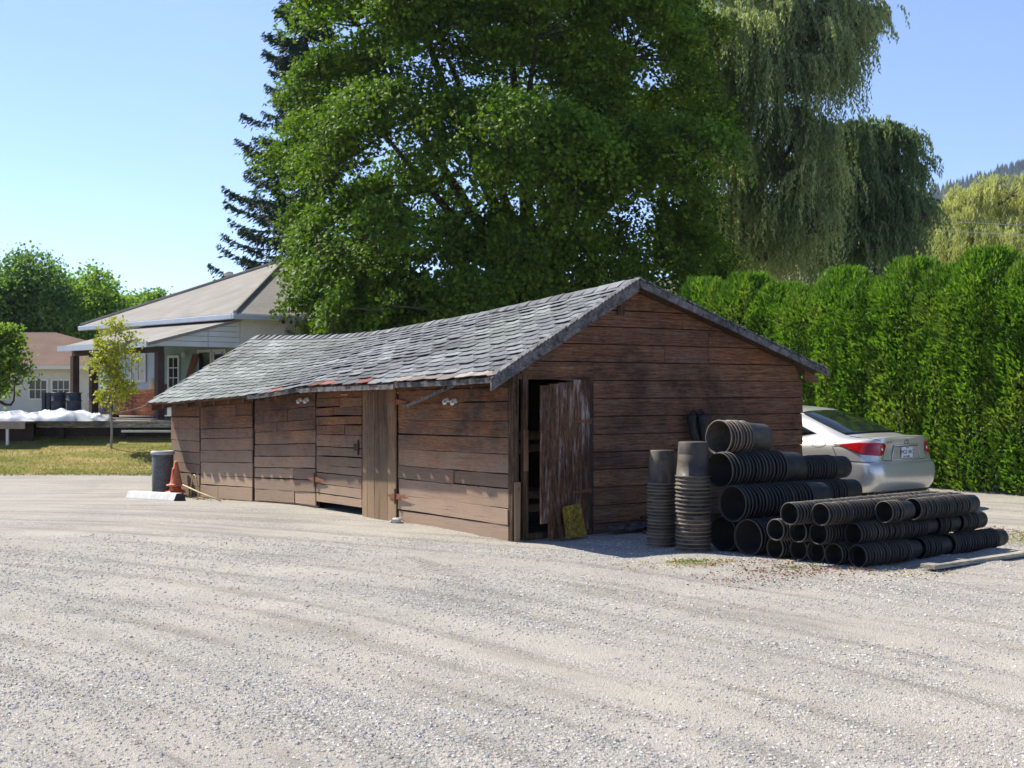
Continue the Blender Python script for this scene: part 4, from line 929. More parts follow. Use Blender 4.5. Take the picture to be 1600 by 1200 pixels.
# porch roof, white sided gable end, posts, floor
PW=2.5; PL=5.0; mb=MB(); z0=2.90; z1=3.56
mb.add([(-PW-.12,-.06,z0-.03),(-PW-.12,PL,z0-.03),(-.0,PL,z1),(.0,-.06,z1),(-PW-.12,-.06,z0-.10),(-PW-.12,PL,z0-.10),(-.0,PL,z1-.07),(.0,-.06,z1-.07)],[(3,2,1,0),(4,5,6,7),(0,1,5,4),(1,2,6,5),(3,0,4,7)]); mb.build('porch_roof',M_roof,house)
mb=MB(); n=5; zb=2.80
for i in range(n):
    a=zb+(z1-.08-zb)*i/n; b=zb+(z1-.08-zb)*(i+1)/n-.012
    xl=lambda z: -PW*(1-max(0,(z-(z0-.08))/(z1-z0)))
    mb.board([(xl(a),.0,a),(-.02,.0,a),(-.02,.014,b),(xl(b),.014,b)],(0,.02,0))
mb.build('porch_gable',M_sid,house); MB().box((-.95,-.012,2.80),(-.93,.0,3.3)).build('downpipe',M_gut,house)
MB().box((-PW-.16,-.05,z0-.14),(-PW-.122,PL,z0-.0)).build('fascia',M_gut,house)
MB().box((-PW+.25,.05,z0-.26),(-PW+.37,PL,z0-.12)).build('porch_beam',M_brn,house)
for q in (.08,2.5,3.7,4.85): 
    MB().box((-PW+.22,q,FZ),(-PW+.40,q+.18,z0-.262)).build('porch_post',simple('brown_post_paint',(.075,.045,.035),.8,.25,4) if q==.08 else bpy.data.materials['brown_post_paint'],house)
MB().box((-PW,0.0,FZ-.18),(-.02,6.5,FZ)).build('porch_floor',simple('porch_floor',(.20,.17,.15),.8,.2,3),house)
MB().box((-PW,0.02,.2),(-PW+.05,6.5,FZ-.19)).build('skirt',M_brn,house)
mb=MB()
for i in range(6): mb.box((-PW+.27,.27,FZ+.06+i*.112),(-PW+.30,2.48,FZ+.06+i*.112+.108),rc())
mb.build('red_railing_panel',woodmat('red_boards',(.50,.15,.07),(.55,.22,.12),(5,.3,5),(.4,.8)),house,label='low panel of orange-red boards between porch posts')
for i in range(3): MB().box((-PW+.6,3.75,FZ+.1+i*.2),(-PW+.64,4.8,FZ+.22+i*.2)).build('rail_board',simple('rail_grey_wood',(.28,.24,.21),.8) if i==0 else bpy.data.materials['rail_grey_wood'],house)
# porch door and windows on the x=0 wall (facing -x)
def pwin(y0,y1,z0,z1,cols,rows,name='window',fr=.07):
    f=MB().box((-.05,y0-fr,z0-fr),(-.022,y1+fr,z0)).box((-.05,y0-fr,z1),(-.022,y1+fr,z1+fr)).box((-.05,y0-fr,z0),(-.022,y0,z1)).box((-.05,y1,z0),(-.022,y1+fr,z1)).build(name,M_frame,house)
    MB().box((-.035,y0,z0),(-.024,y1,z1)).build('pane',M_win,f); mb=MB()
    for i in range(1,cols): y=y0+(y1-y0)*i/cols; mb.box((-.045,y-.012,z0),(-.036,y+.012,z1))
    for i in range(1,rows): z=z0+(z1-z0)*i/rows; mb.box((-.047,y0,z-.012),(-.0365,y1,z+.012))
    if mb.v: mb.build('glazing_bar',M_frame,f)
pwin(.75,1.25,1.95,2.72,1,1); pwin(1.45,2.05,1.95,2.72,1,1); pwin(5.1,5.9,2.0,2.7,2,1)
pwin(3.18,3.68,1.5,2.60,2,4,'porch_door'); MB().box((-.05,3.1,FZ),(-.0245,3.76,1.43)).build('door_panel',simple('door_blue_grey',(.42,.48,.50),.5),house)
MB().lathe([(0,.0),(.06,.01),(.09,.04),(.05,.09),(0,.10)],12,M=Matrix.Translation((-.06,2.75,2.68))@Matrix.Rotation(-math.pi/2,4,'Y')).build('wall_lamp',M_frame,house,smooth=True)
mb=MB(); mb.box((1.35,-.10,3.22),(1.45,-.0,3.30)); mb.tube([(1.4,-.08,3.24),(1.28,-.2,3.20)],.04,8); mb.tube([(1.4,-.08,3.24),(1.52,-.2,3.20)],.04,8); mb.build('floodlight',simple('floodlight_grey',(.25,.24,.23),.6),house)
def HW(x,y,z): a=HR; return Vector((H0[0]+x*math.cos(a)-y*math.sin(a),H0[1]+x*math.sin(a)+y*math.cos(a),z))
# leaning board and small things on the porch
o=empty('leaning_board',HW(-.55,2.15,FZ),HR,'tall rusty-brown board leaning on the mint porch wall between door and window','board')
MB().board([(0,-.05,0),(0,.30,0),(.45,.12,1.68),(.45,-.20,1.68)],(.03,0,0)).build('panel',simple('rust_board',(.20,.075,.035),.8,.2,3),o)
mb=MB(); mb.lathe([(0,0),(.12,0),(.14,.15),(.13,.28),(.08,.33),(0,.34)],14); o=mb.build('tan_bucket',simple('tan_plastic',(.62,.50,.33),.6),None,True,label='small tan bucket on the railing end beside the porch corner post',cat='bucket'); o.location=HW(-PW+.30,.45,FZ+.73); o.scale=(.8,.8,.8)
# timber deck in front and the left platform
M_deck=woodmat('deck_timber',(.20,.16,.13),(.34,.31,.27),(.4,5,5),(.35,.65)); dk=empty('timber_deck',(-9.6,32.2,.85),0,'long low grey timber deck running in front of the house porch','deck')
mb=MB()
for i in range(14): mb.box((-1.9,-1.2+i*.17,.07),(2.2,-1.2+i*.17+.16,.11),rc())
mb.build('deck_boards',M_deck,dk); MB().box((-1.9,-1.24,-.05),(2.2,-1.205,.105)).build('edge_board',M_deck,dk)
for x in (-1.4,.1,1.6): MB().box((x,-1.15,-.75),(x+.12,-1.03,.06)).build('deck_post',M_brn,dk)
MB().box((-1.9,-.9,-.7),(2.2,-.86,.06)).build('dark_skirt',M_brn,dk)
MB().box((.2,-1.42,-.16),(1.75,-1.30,-.11)).build('step_board',simple('pale_step',(.55,.54,.47),.8),dk)
pf=empty('low_platform',(-13.2,31.0,.85),0,'low plywood-edged platform carrying the tarpaulin heap at the left edge','platform')
MB().box((-2.6,-.7,.07),(1.68,1.6,.12),rc()).build('platform_top',M_deck,pf); MB().box((-2.6,-.74,-.06),(1.68,-.705,.115)).build('edge_board',simple('weathered_ply',(.36,.27,.21),.85,.3,3),pf)
for x in (-2.3,-.55,1.2): MB().box((x,-.66,-.75),(x+.06,-.6,.06)).build('platform_leg',M_frame,pf)
MB().box((-2.6,-.2,-.75),(1.68,-.16,.06)).build('dark_skirt',M_brn,pf)
# crumpled tarpaulins
def tarp(loc,lx,ly,h,seed,lab):
    n,m=54,26; vs_=[];fs=[]
    for j in range(m+1):
        for i in range(n+1):
            u,v=i/n*2-1,j/m*2-1; e=max(0,1-abs(u)**2.5)**.6*max(0,1-abs(v)**2.5)**.6
            w=vnoise(u*1.7+seed,v*1.5,seed); r=abs(vnoise(u*3.2+v*1.6+seed*3,v*1.3-u*1.2,seed+1)-.5)*2; r2=abs(vnoise(u*4-v*3,v*6+u*2,seed+2)-.5)*2
            vs_.append((u*lx/2,v*ly/2,h*.55*e*(.42+.38*w+.34*(1-r)**3-.12*r2)))
    for j in range(m):
        for i in range(n): a=j*(n+1)+i; fs.append((a,a+1,a+n+2,a+n+1))
    me=bpy.data.meshes.new('tarpaulin'); me.from_pydata(vs_,[],fs); o=fin(me,'tarpaulin',M_tarp,None,True,lab,'tarpaulin','crumpled tarpaulins on the platform'); o.location=loc; return o
M_tarp=simple('white_tarp',(.41,.44,.47),.5,.1,3,.4,bump=.3,bscale=12)
tarp((-12.15,31.1,.965),1.5,1.3,.50,3,'crumpled white tarpaulin heap in the left part of the platform'); tarp((-11.0,31.25,.965),1.9,1.3,.62,8,'crumpled white tarpaulin heap lying in front of the dark barrels'); tarp((-10.35,31.3,.965),1.1,1.0,.40,14,'low end of crumpled white tarpaulin nearest the young tree'); tarp((-13.6,31.1,.965),2.0,1.4,.42,20,'flat white tarpaulin at the left end of the platform')
M_bar=simple('blue_black_barrel',(.022,.028,.042),.5,.2,5,.4)
for k,(x,y,lab) in enumerate(((-11.55,32.6,'dark blue-black barrel at the left of the pair'),(-11.12,32.5,'dark blue-black barrel next to the porch post'))):
    o=empty('barrel',(x,y,.96),0,lab,'barrel','dark barrels on the deck'); MB().lathe([(0,0),(.16,0),(.175,.03),(.175,.2),(.19,.21),(.19,.24),(.178,.25),(.178,.45),(.19,.46),(.19,.49),(.175,.50),(.17,.66)],24).build('drum',M_bar,o,smooth=True); MB().lathe([(0,.655),(.185,.655),(.19,.67),(.185,.69),(.0,.69)],24).build('lid',M_bar,o,smooth=True)
o=empty('stacked_crates',(-11.98,32.6,.96),0,'narrow dark blue rack standing left of the barrels','rack')
for i in range(2): MB().box((i*.12,0,0),(i*.12+.08,.3,.68)).build('panel',M_bar,o)
MB().box((0,.08,.3),(.2,.2,.34)).build('crossbar',M_bar,o)
MB().box((-13.9,32.2,.8),(-9.6,33.3,.955)).build('rear_deck',M_deck,None,label='grey rear deck strip beneath the barrels',cat='deck')
# ---- cottage at the left
ct=empty('cottage',(-19.0,45.0,.6),0,'low white cottage with a brown shingle roof behind the platform','cottage')
MB().box((-7,0,0),(5.6,7,1.98)).build('wall',M_stu,ct)
mb=MB(); e=1.97; c=[(-7.4,-.35,e),(6.0,-.35,e),(6.0,7.35,e),(-7.4,7.35,e)]; t1=(-4,3.5,3.30); t2=(1.7,3.5,3.30)
mb.add(c+[t1,t2]+[(x,y,z-.1) for x,y,z in c],[(0,1,5,4),(1,2,5),(2,3,4,5),(3,0,4),(0,6,7,1),(1,7,8,2),(9,8,7,6)]); mb.build('roof',M_roof2,ct)
MB().box((-7.4,-.38,e-.13),(6.0,-.352,e-.005)).build('fascia',M_frame,ct)
def cwin(x0,x1,z0,z1,cols,rows):
    f=MB().box((x0-.07,-.045,z0-.07),(x1+.07,-.002,z0)).box((x0-.07,-.045,z1),(x1+.07,-.002,z1+.07)).box((x0-.07,-.045,z0),(x0,-.002,z1)).box((x1,-.045,z0),(x1+.07,-.002,z1)).build('window',M_frame,ct)
    MB().box((x0,-.03,z0),(x1,-.004,z1)).build('pane',M_win,f); mb=MB()
    for i in range(1,cols): x=x0+(x1-x0)*i/cols; mb.box((x-.013,-.04,z0),(x+.013,-.031,z1))
    for i in range(1,rows): z=z0+(z1-z0)*i/rows; mb.box((x0,-.042,z-.013),(x1,-.0315,z+.013))
    mb.build('glazing_bar',M_frame,f)
cwin(2.06,2.64,.82,1.44,3,2); cwin(2.86,3.44,.82,1.44,3,2); cwin(.75,1.25,.82,1.60,3,3)
# ================================================================== VEGETATION
M_bark=simple('bark',(.085,.065,.05),.95,.4,7,.1,bump=.9,bscale=22); M_barkl=simple('pale_bark',(.30,.27,.23),.9,.25,9,.1,bump=.5)
def nv(p): return np.array([p[0],p[1],p[2]],dtype=float)
def tube_np(mb,a,b,r0,r1,bend,rg,n=5,seg=4):
    pts=[];rad=[]; off=rg.normal(0,bend,3)
    for i in range(seg+1):
        f=i/seg; pts.append(tuple(a+(b-a)*f+off*math.sin(math.pi*f))); rad.append(r0+(r1-r0)*f)
    mb.tube(pts,rad,n,cap=False); return [np.array(p) for p in pts],rad
def clumps_in(lobes,n,rg,shell=.7):
    vol=np.array([l[3]*l[4]*l[5] for l in lobes])**.67; pick=rg.choice(len(lobes),n,p=vol/vol.sum())
    L=np.array(lobes)[pick]; d=unit(rg.normal(size=(n,3))); d[:,2]=np.where(d[:,2]<-.55,-d[:,2],d[:,2])
    r=np.where(rg.random(n)<shell,rg.uniform(.82,1.05,n),rg.uniform(.3,.85,n))[:,None]
    return L[:,:3]+d*L[:,3:6]*r, d
def broadleaf(name,base,lobes,nclump,per,size,c1,c2,label,cat='tree',group=None,trunk_r=.3,fork=3.5,seed=1,cs=(.42,.14),droop=.3,limbs=9,bark=M_bark,leaf_mat=M_leaf,twig=.03,shell=.7,holes=None):
    rg=np.random.default_rng(seed); base=nv(base); T=empty(name,tuple(base),0,label,cat,group)
    LB=[(l[0]-base[0],l[1]-base[1],l[2]-base[2],l[3],l[4],l[5]) for l in lobes]
    C,d=clumps_in(LB,nclump,rg,shell)
    if holes:
        wx=C[:,0]+base[0]; wy=C[:,1]+base[1]; wz=C[:,2]+base[2]; qx=800+PX*wx/wy; qy=HZ-PX*(wz-CZ)/wy; keep=np.ones(len(C),bool)
        for hx,hy,hr in holes: keep&=~((np.hypot(qx-hx,(qy-hy)*.8)<hr)&(rg.random(len(C))<.88))
        C=C[keep]; d=d[keep]; nclump=len(C)
    cen=np.mean([l[:3] for l in LB],axis=0)
    mb=MB(); nodes=[];rads=[]
    fk=np.array([0,0,fork]); p,r=tube_np(mb,np.array([0,0,-.1]),fk,trunk_r,trunk_r*.75,.06,rg,9,5); nodes+=p[2:]; rads+=r[2:]
    order=sorted(LB,key=lambda l:-l[3]); 
    for l in order[:limbs]:
        e=np.array(l[:3]); p,r=tube_np(mb,fk+rg.normal(0,.1,3),e,trunk_r*.5,trunk_r*.12,.35,rg,7,7); nodes+=p; rads+=r
    for l in order[limbs:]:
        e=np.array(l[:3]); nn_=np.array(nodes); k=np.argmin(np.linalg.norm(nn_-e,axis=1)+.5*np.maximum(0,nn_[:,2]-e[2])); p,r=tube_np(mb,nn_[k],e,min(rads[k]*.7,trunk_r*.25),.03,.2,rg,6,5); nodes+=p; rads+=r
    nn_=np.array(nodes)
    for c in C[::2 if nclump>300 else 1]:
        k=np.argmin(np.linalg.norm(nn_-c,axis=1)+.6*np.maximum(0,nn_[:,2]-c[2])); tube_np(mb,nn_[k],c,twig,twig*.25,.12,rg,4,3)
    mb.build('trunk',bark,T,smooth=True)
    N=nclump*per; ci=np.repeat(np.arange(nclump),per); out=unit(C-cen)[ci]
    nrm=unit(out*.7+np.array([0,0,.8])+rg.normal(0,.25,(nclump,3))[ci]); t1=unit(np.cross(nrm,rg.normal(size=(nclump,3))[ci])); t2=np.cross(nrm,t1)
    sc=rg.uniform(.6,1.35,nclump)[ci][:,None]; a=np.clip(rg.normal(0,1,(N,1)),-1.7,1.7)*cs[0]*sc; b=np.clip(rg.normal(0,1,(N,1)),-1.7,1.7)*cs[0]*sc; rr2=a*a+b*b
    Pc=C[ci]+t1*a+t2*b+nrm*rg.normal(0,cs[1],(N,1))*sc-np.array([0,0,1])*rr2*droop*.6
    D=unit(out*.5+rg.normal(0,.7,(N,3))-np.array([0,0,.35])); ln=unit(nrm+rg.normal(0,.55,(N,3))); Wd=unit(np.cross(D,ln))
    m=np.clip(rg.normal(.5,.22,nclump)[ci]*.6+rg.random(N)*.4,0,1)[:,None]; col=np.array(c1)*(1-m)+np.array(c2)*m
    s=size*rg.uniform(.7,1.25,N); quads('crown',Pc,D,Wd,s,s*.82,col,leaf_mat,T); return T
def lobe(px,py,rpx,d,sy=1.0): q=P(px,py,d); r=rpx*d/PX; return (q.x,q.y,q.z,r,r,r*sy)
# big maple behind the shed
LB=[]
for px,py,r,d in ((520,150,84,28.5),(560,40,110,29),(690,70,130,28),(840,60,140,28),(980,90,140,29),(1065,190,78,31),(1060,70,80,32),(482,250,64,29.5),(600,210,115,27.5),(730,230,120,27),(880,260,130,26.8),(1010,280,130,27.5),(1090,330,58,30),(520,350,80,29),(505,455,55,28.5),(560,455,80,27.8),(650,420,105,27),(790,420,95,27.6),(900,410,100,28),(1010,400,100,28.5),(1085,410,60,30.5),
   (620,-90,120,29),(780,-110,150,29),(940,-80,140,30),(880,130,120,34),(640,330,90,33),(980,230,100,34),(500,512,34,27),(545,505,38,27.3),(590,505,40,27.5),(640,495,56,27.5),(740,490,60,27.5),(840,480,66,28),(930,470,66,28),(1020,465,56,29),(780,380,70,28),(880,250,80,29),(478,400,52,27),(490,470,48,27),(470,360,34,27),(1100,420,60,32.5),(720,480,70,28.5),(620,500,50,28)):
    d=38+(d-30)*1.5; LB.append(lobe(px,py,r*.86,d,.8))
    for q in range(2): a=rnd.uniform(0,6.28); a=a if px>530 else rnd.uniform(-1.2,1.2); LB.append(lobe(px+math.cos(a)*r*.8,py+math.sin(a)*r*.7,r*.42,d-rnd.uniform(-1,3),.8))
broadleaf('maple_tree',(.8,38.5,0),LB,1680,185,.128,(.012,.038,.004),(.175,.285,.018),'huge spreading dark green maple standing behind the shed roof',trunk_r=.42,fork=4.2,seed=3,limbs=14,cs=(.40,.12),shell=.86,twig=.035,holes=[(832,120,24),(800,290,20),(828,320,20),(868,300,14),(560,255,16),(600,250,16),(620,300,16),(1000,345,26),(960,400,20),(930,345,16),(700,190,16),(650,210,12),(745,330,14),(890,150,12),(720,90,12),(1040,300,14)])
# background trees on the left
c1,c2=(.06,.15,.02),(.33,.47,.09)
bgt=[((-24.5,60,0),[(35,455,60),(70,440,42),(10,430,45),(55,500,60),(15,500,55)],60,'tall tree at the left frame edge behind the cottage',(.05,.13,.03),(.24,.38,.11)),
 ((-20.0,62,0),[(120,450,38),(115,490,52),(150,480,42),(100,520,40)],62,'rounded leafy tree behind the cottage roof between two taller trees',c1,c2),
 ((-17.8,64,0),[(178,470,36),(160,500,46),(195,505,45),(170,540,45)],63,'leafy tree in the middle of the background row, just above the porch roof',c1,c2),
 ((-16.6,66,0),[(228,462,24),(222,490,34),(240,510,30)],66,'narrow leafy tree at the right end of the background row beside the house roof',c1,c2)]
for k,(b,ls,d,lab,a1,a2) in enumerate(bgt):
    L=[lobe(x,y+26,r*.68,d+rnd.uniform(-1.5,1.5)) for x,y,r in ls]+[lobe(x+rnd.uniform(-1,1)*r,y+22-rnd.uniform(-.4,1)*r,r*.30,d+rnd.uniform(-2,1),1.3) for x,y,r in ls for q in range(5)]
    broadleaf('leafy_tree',(b[0],b[1],.5),L,250,85,.18,a1,a2,lab,group='trees behind the cottage',trunk_r=.25,fork=3,seed=20+k,cs=(.5,.2),limbs=5,twig=.03,leaf_mat=M_leafl)
# near tree whose crown enters at the left edge
L=[lobe(-25,560,45,37),(lobe(10,575,30,36.5)),lobe(-10,530,26,37),lobe(22,600,17,36),lobe(-30,610,30,37)]
broadleaf('leafy_tree',(-15.6,37,.8),L,70,90,.12,(.08,.17,.02),(.24,.34,.05),'sunlit light green tree cut off by the left edge in front of the cottage',trunk_r=.12,fork=1.2,seed=31,cs=(.26,.1),limbs=5,leaf_mat=M_leafl)
# young tree on the lawn
yt=P(173,703,30.1); L=[lobe(180,520,16,30.1,1.5),lobe(170,550,24,30.0,1.2),lobe(196,560,20,30.2,1.2),lobe(158,570,17,30.0),lobe(178,590,22,30.1,1.2),lobe(198,610,14,30.2),lobe(163,618,9,30),lobe(178,630,8,30.1),lobe(205,532,10,30),lobe(150,540,11,30)]
broadleaf('young_tree',(yt.x,yt.y,gz(yt.x,yt.y)),L,90,26,.085,(.22,.26,.03),(.46,.44,.05),'slender young tree with sparse yellow-green leaves on the lawn',trunk_r=.032,fork=.95,seed=41,cs=(.13,.08),limbs=6,bark=M_barkl,twig=.010,shell=.5)
# spruce
def spruce(base,H,Rm,seed,label):
    rg=np.random.default_rng(seed); T=empty('spruce_tree',base,0,label,'tree'); mb=MB(); mb.tube([(0,0,-.1),(0,0,H*.5),(0,0,H)],[.28,.16,.02],8); 
    Ps=[];Ds=[];Cs=[];Ls=[]; z=2.2
    while z<H-.2:
        f=1-z/H; nb=int(7+5*f)
        for k in range(nb):
            a=rg.uniform(0,6.28); L=Rm*(f**.85)*rg.uniform(.7,1.12)+.25; zz=z+rg.uniform(-.15,.15); dx=np.array([math.cos(a),math.sin(a),0])
            m=9; pts=[]
            for i in range(m+1):
                t=i/m; pts.append(dx*L*t+np.array([0,0,zz-.55*f*L*.45*math.sin(t*2.3)+.16*L*t**3]))
            mb.tube([tuple(p) for p in pts],[.035*(1-t/m*.8)*(.5+f) for t in range(m+1)],4,cap=False)
            n=int(330*L/Rm)+60; ti=rg.random(n)**.75; ii=np.minimum((ti*m).astype(int),m-1); fr=(ti*m-ii)[:,None]; pa=np.array(pts); C=pa[ii]*(1-fr)+pa[ii+1]*fr
            side=np.cross(dx,[0,0,1]); w=rg.normal(0,.14+.10*L*.3,(n,1))*(1-ti*.6)[:,None]; hang=-np.abs(rg.normal(0,.20,(n,1)))*(.4+.6*rg.random((n,1)))
            Ps.append(C+side*w+np.array([0,0,1])*hang); Ds.append(unit(dx*.7+side*rg.normal(0,.5,(n,1))+np.array([0,0,-.55])+rg.normal(0,.25,(n,3)))); Ls.append(rg.uniform(.16,.30,n)); Cs.append(np.array([.022,.05,.030])*rg.uniform(.6,1.7,(n,1)))
        z+=.42+.12*rg.random()
    mb.build('trunk',M_bark,T,smooth=True); Pc=np.vstack(Ps);D=np.vstack(Ds); quads('crown',Pc,D,perp(D,rg),np.concatenate(Ls),.06,np.vstack(Cs),M_leafd,T)
spruce((-7.9,49,.8),18.5,4.4,51,'tall dark blue-green spruce rising behind the house roof, partly hidden by the maple')
# willows
def willow(base,lobes,nst,seed,label,c1,c2,drop=(2.0,4.5),leafL=.26,limbs=8,trunk_r=.45,fork=3.5,minz=1.5,per=24,crown_n=None):
    rg=np.random.default_rng(seed); base=nv(base); T=empty('willow_tree',tuple(base),0,label,'tree'); mb=MB(); LB=[(l[0]-base[0],l[1]-base[1],l[2]-base[2],l[3],l[4],l[5]) for l in lobes]
    fk=np.array([0,0,fork]); tube_np(mb,np.array([0,0,-.1]),fk,trunk_r,trunk_r*.8,.1,rg,9,4); nodes=[fk]
    for l in sorted(LB,key=lambda l:l[2]):
        e=np.array(l[:3]); nn_=np.array(nodes); k=np.argmin(np.linalg.norm(nn_-e,axis=1)+.7*np.abs(nn_[:,2]-e[2])*0+ (nn_[:,2]>e[2])*5); p,r=tube_np(mb,nn_[k],e,trunk_r*.42,.07,.45,rg,7,6); nodes+=p[2:]
    ns=nst//14; C,d=clumps_in(LB,ns,rg,.85); nn_=np.array(nodes)
    for c in C[::2]: k=np.argmin(np.linalg.norm(nn_-c,axis=1)); tube_np(mb,nn_[k],c,.045,.012,.2,rg,4,3)
    mb.build('trunk',M_bark,T,smooth=True)
    S=np.repeat(C,14,axis=0)+rg.normal(0,.26,(ns*14,3))*np.array([1,1,.45]); dd_=np.repeat(d,14,axis=0); n=len(S)
    Ln=rg.uniform(drop[0],drop[1],n)*np.repeat(rg.uniform(.35,1.15,ns),14)*rg.uniform(.75,1.1,ns*14); Ln=np.minimum(Ln,np.maximum(.4,S[:,2]-minz)); tt=(np.arange(per)/per)[None,:]+rg.uniform(0,1/per,(n,per))
    o2=dd_[:,None,:2]*(np.sqrt(tt)*.60)[:,:,None]; sway=rg.normal(0,.10,(n,1,2))*tt[:,:,None]
    xy=S[:,None,:2]+o2+sway+rg.normal(0,.035,(n,per,2)); z=S[:,None,2]+.18*np.sin(tt*2.6)-tt**1.15*Ln[:,None]
    Pc=np.concatenate([xy,z[:,:,None]],2).reshape(-1,3); N=len(Pc); D=unit(np.c_[rg.normal(0,.40,(N,2)),-np.ones(N)]); m=np.clip(np.repeat(np.repeat(rg.random(ns),14),per)*.6+rg.random(N)*.45,0,1)[:,None]
    quads('crown',Pc,D,perp(D,rg),leafL*rg.uniform(.7,1.3,N),.06,np.array(c1)*(1-m)+np.array(c2)*m,M_willow,T)
w1,w2=(.09,.145,.055),(.48,.53,.24)
L=[lobe(x,y,r,d,.6) for x,y,r,d in ((1100,60,45,44),(1150,50,50,43),(1215,30,50,44),(1275,60,42,43),(1310,20,42,44),(1345,30,26,44),(1125,130,34,44.5),(1225,110,40,43),(1290,110,30,43),(1120,190,34,45),(1215,185,34,43.5),(1265,200,30,43),(1150,240,36,44),(1210,260,40,45),(1275,265,30,42.8),(1190,-60,80,45),(1290,-60,60,45),(1175,320,36,45),(1240,330,36,44),(1130,330,40,46),(1200,390,50,46),(1270,340,26,43))]
willow((7.6,45.5,0),L,6600,61,'tall weeping willow beside the maple, its top cut by the frame',w1,w2,(1.0,3.0),.17,per=30)
L=[lobe(x,y,r,d,.6) for x,y,r,d in ((1362,205,28,46),(1385,218,30,46.5),(1330,250,34,47),(1408,262,20,46),(1350,290,40,46.5),(1405,320,28,47),(1425,345,17,46),(1310,320,34,47.5),(1300,260,28,48),(1318,215,26,46),(1325,280,30,45.5),(1380,370,36,46.5),(1330,370,36,46.5))]
willow((12.9,47,0),L,3600,62,'shorter darker weeping willow right of the tall one',(.06,.12,.055),(.27,.35,.15),(1.0,2.8),.17,trunk_r=.35,per=28)
L=[lobe(x,y,r,d,.7) for x,y,r,d in ((1490,350,45,72),(1530,320,48,73),(1580,305,50,72),(1640,310,60,73),(1470,400,40,71),(1540,390,60,70),(1610,380,60,71),(1700,350,70,74))]
willow((27,73,0),L,3400,63,'broad pale yellow-green willow in the far right background',(.24,.28,.08),(.60,.60,.25),(1.5,3.5),.34,trunk_r=.5,per=16)
# ---- clipped cedar hedge, one tree after another
def cedar_mesh(seed,H=3.9,Rr=.73):
    rg=np.random.default_rng(seed); N=15500; z=rg.random(N)**.9*H; th=rg.uniform(0,6.283,N)
    prof=Rr*np.minimum(1,(1.03-z/H)*4.6+.08)**.6*(.82+.18*np.minimum(1,z/.8))
    nz=np.array([vnoise(t*2.2+seed*9,q*1.6,seed) for t,q in zip(th,z)]); n2=np.array([vnoise(t*5+seed*3,q*4.5,seed+5) for t,q in zip(th,z)])
    dp=rg.random(N)**2; nl=np.array([vnoise(t*1.1+seed*5,q*.8,seed+9) for t,q in zip(th,z)]); r=prof*(.66+.24*nl+.22*nz+.24*n2)*(1.06-.5*dp)
    out=np.c_[np.cos(th),np.sin(th),np.zeros(N)]; Pc=out*r[:,None]+np.c_[np.zeros((N,2)),z+.02]
    up=np.clip((z/H-.80)*4,0,1)[:,None]; D=unit(out*(.75-.5*up)+np.array([0,0,1])*(.55+.8*up)+rg.normal(0,.33,(N,3))); Wd=unit(np.cross(D,out+rg.normal(0,.6,(N,3))))
    m=np.clip(.25+.5*(n2-.3)+.35*rg.random(N),0,1)[:,None]; c=np.array([.03,.085,.010])*(1-m)+np.array([.20,.345,.028])*m
    yel=(nz>.72)[:,None]*rg.random((N,1))*.55; c=c*(1-yel)+np.array([.30,.30,.07])*yel; c=c*(1-.25*up)+np.array([.12,.26,.02])*.25*up
    return Pc,D,Wd,(.105+.045*up[:,0])*rg.uniform(.7,1.3,N),.036,c
proto=[]
hd=Vector((-.54,.84,0)).normalized(); HB=Vector((10.36,18.35,0)); NH=20
place=['the very end of the hedge at the right edge of the yard']+['']*30
for i in range(NH):
    p=HB+hd*(.84*i-1.0+rnd.uniform(-.07,.07))+Vector((rnd.uniform(-.07,.07),rnd.uniform(-.07,.07),0))
    n=i
    lab='bright green columnar cedar of the clipped hedge, number %d counted from its near end'%(i+1)
    if i==0: lab='nearest columnar cedar of the hedge, outside the right frame edge'
    pxx=800+PX*p.x/p.y
    if pxx>1560: lab='columnar cedar of the clipped hedge nearest the right frame edge' if pxx<1680 else 'columnar cedar of the hedge just beyond the right frame edge'
    if i<3:
        T=empty('cedar_tree',p,rnd.uniform(0,6.28),lab,'tree','clipped cedar hedge trees'); a=cedar_mesh(70+i); quads('crown',*a,M_cedar,T)
        MB().tube([(0,0,-.05),(0,0,3.2)],[.07,.02],8).tube([(.06,.03,-.05),(.2,.1,2.6)],[.04,.01],6).build('trunk',M_bark,T,smooth=True); proto.append(T)
    else:
        T=copy_tree(proto[i%3]); T.location=p; T.rotation_euler=(0,0,rnd.uniform(0,6.28)); T['label']=lab
    s=rnd.uniform(.95,1.07); q_=rnd.uniform(.96,1.14); T.scale=(q_,q_*rnd.uniform(.95,1.05),s)
    T['px']=pxx
hs=[o for o in COL.objects if o.name.startswith('cedar_tree')]; hs.sort(key=lambda o:-o['px']); words=['first','second','third','fourth','fifth','sixth','seventh','eighth','ninth','tenth','eleventh','twelfth','thirteenth','fourteenth','fifteenth','sixteenth']
vis=0
for o in hs:
    x=o['px']; del o['px']
    if x>1640: o['label']='green columnar cedar at the near end of the hedge beyond the right frame edge'
    else:
        w=words[min(vis,15)]; vis+=1
        where='right of the car' if x>1470 else ('behind the car' if x>1280 else 'above the shed roof')
        o['label']='%s clipped hedge cedar counted from the right frame edge, %s'%(w,where)
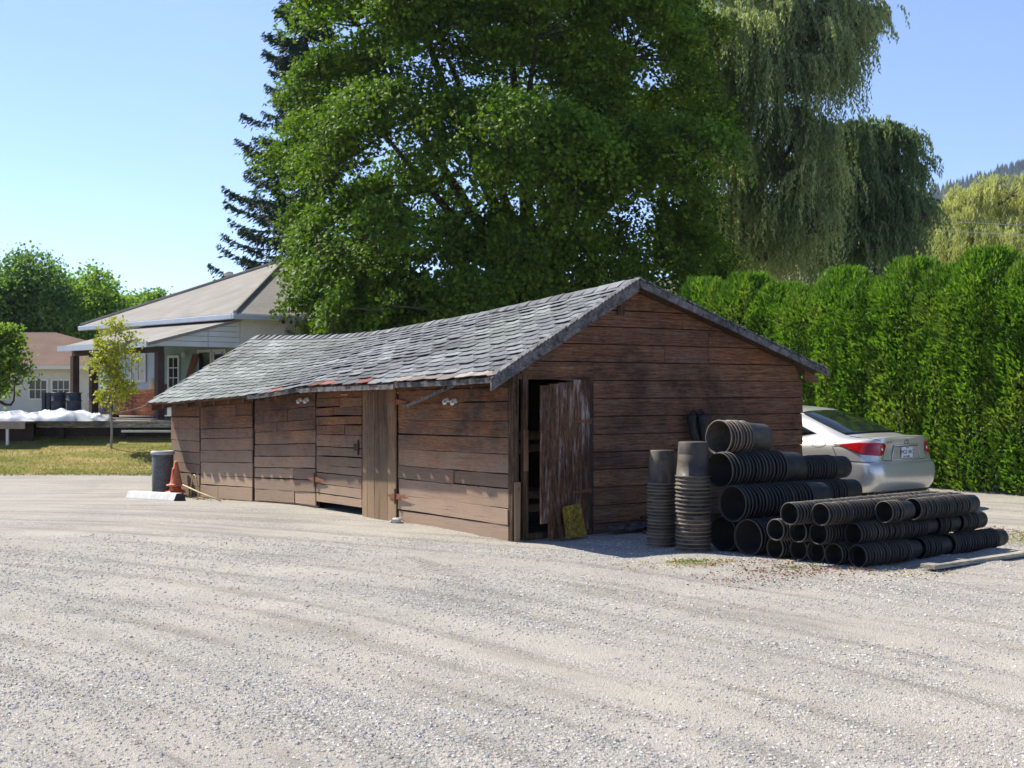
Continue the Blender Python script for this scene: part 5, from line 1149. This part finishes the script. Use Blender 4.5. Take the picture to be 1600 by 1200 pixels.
# ---- far hill with its wood
def hillz(x,y):
    q=232+(x-470)*.32; q=q if q>60 else 60*math.exp((q-60)/60); return -3+q*ss(900,1480,y)+ (vnoise(x*.006,y*.006,4)-.5)*26*ss(900,1200,y)
hm=NT('dry_hillside'); v=hm.coord(); hmm=hm.bsdf(hm.ramp(hm.noise(v,.012,6,.65),[(.40,(.045,.06,.03)),(.50,(.10,.10,.055)),(.60,(.26,.21,.13))]),.95,None,0,.05)
grid([-200+i*25 for i in range(90)],[880+i*25 for i in range(50)],hillz,'hill',hmm,kind='structure')
rg=np.random.default_rng(9); N=9000; X=rg.uniform(150,1500,N); Y=rg.uniform(950,1600,N)
ok=(X/Y>.27)&(X/Y<.55)&(np.array([vnoise(x*.012,y*.012,33) for x,y in zip(X,Y)])>.28); X=X[ok];Y=Y[ok]; mb=MB()
for x,y in zip(X,Y):
    z=hillz(x,y); h=rg.uniform(7,17); r=h*.20; a0=rg.uniform(0,6)
    vs_=[(x,y,z+h)]+[(x+r*math.cos(a0+k*1.2566)*rg.uniform(.7,1.3),y+r*math.sin(a0+k*1.2566),z+h*.15*rg.random()) for k in range(5)]+[(x+r*.45*math.cos(a0+k*1.2566),y+r*.45*math.sin(a0+k*1.2566),z+h*.62) for k in range(5)]
    c=tuple(np.array([.022,.042,.025])*rg.uniform(.7,1.6))
    mb.add(vs_,[(0,6+k,6+(k+1)%5) for k in range(5)]+[(6+k,1+k,1+(k+1)%5,6+(k+1)%5) for k in range(5)],c)
mb.build('hillside_wood',leafmat('far_conifer',.9,0,(1,1,1),.05,0),None,kind='stuff')
# overhead wires in the right background
for k,(za,zb) in enumerate(((8.55,8.75),(8.15,8.4),(6.3,6.55))):
    mb=MB(); pts=[]
    for i in range(25):
        f=i/24; pts.append((14+26*f,52+2*f,za+(zb-za)*f-.5*math.sin(math.pi*f)+.25)); 
    o=mb.tube(pts,.012 if k<2 else .016,5).build('overhead_wire',simple('wire_grey',(.45,.45,.43),.5),None,label=('topmost','middle','lowest')[k]+' thin overhead wire crossing in front of the pale willow',cat='wire',group='overhead wires')
hz=MB().box((-400,-60,-30),(1600,1650,470)); hm=NT('haze'); hm.t.nodes.clear(); out=hm.n('ShaderNodeOutputMaterial'); pv=hm.n('ShaderNodeVolumePrincipled'); pv.inputs['Color'].default_value=(.62,.74,.95,1); pv.inputs['Density'].default_value=.00014; pv.inputs['Anisotropy'].default_value=.2; hm.l(pv.outputs[0],out.inputs[1])
HAZE=True
if HAZE: hz.build('haze',hm.m,None,kind='stuff')
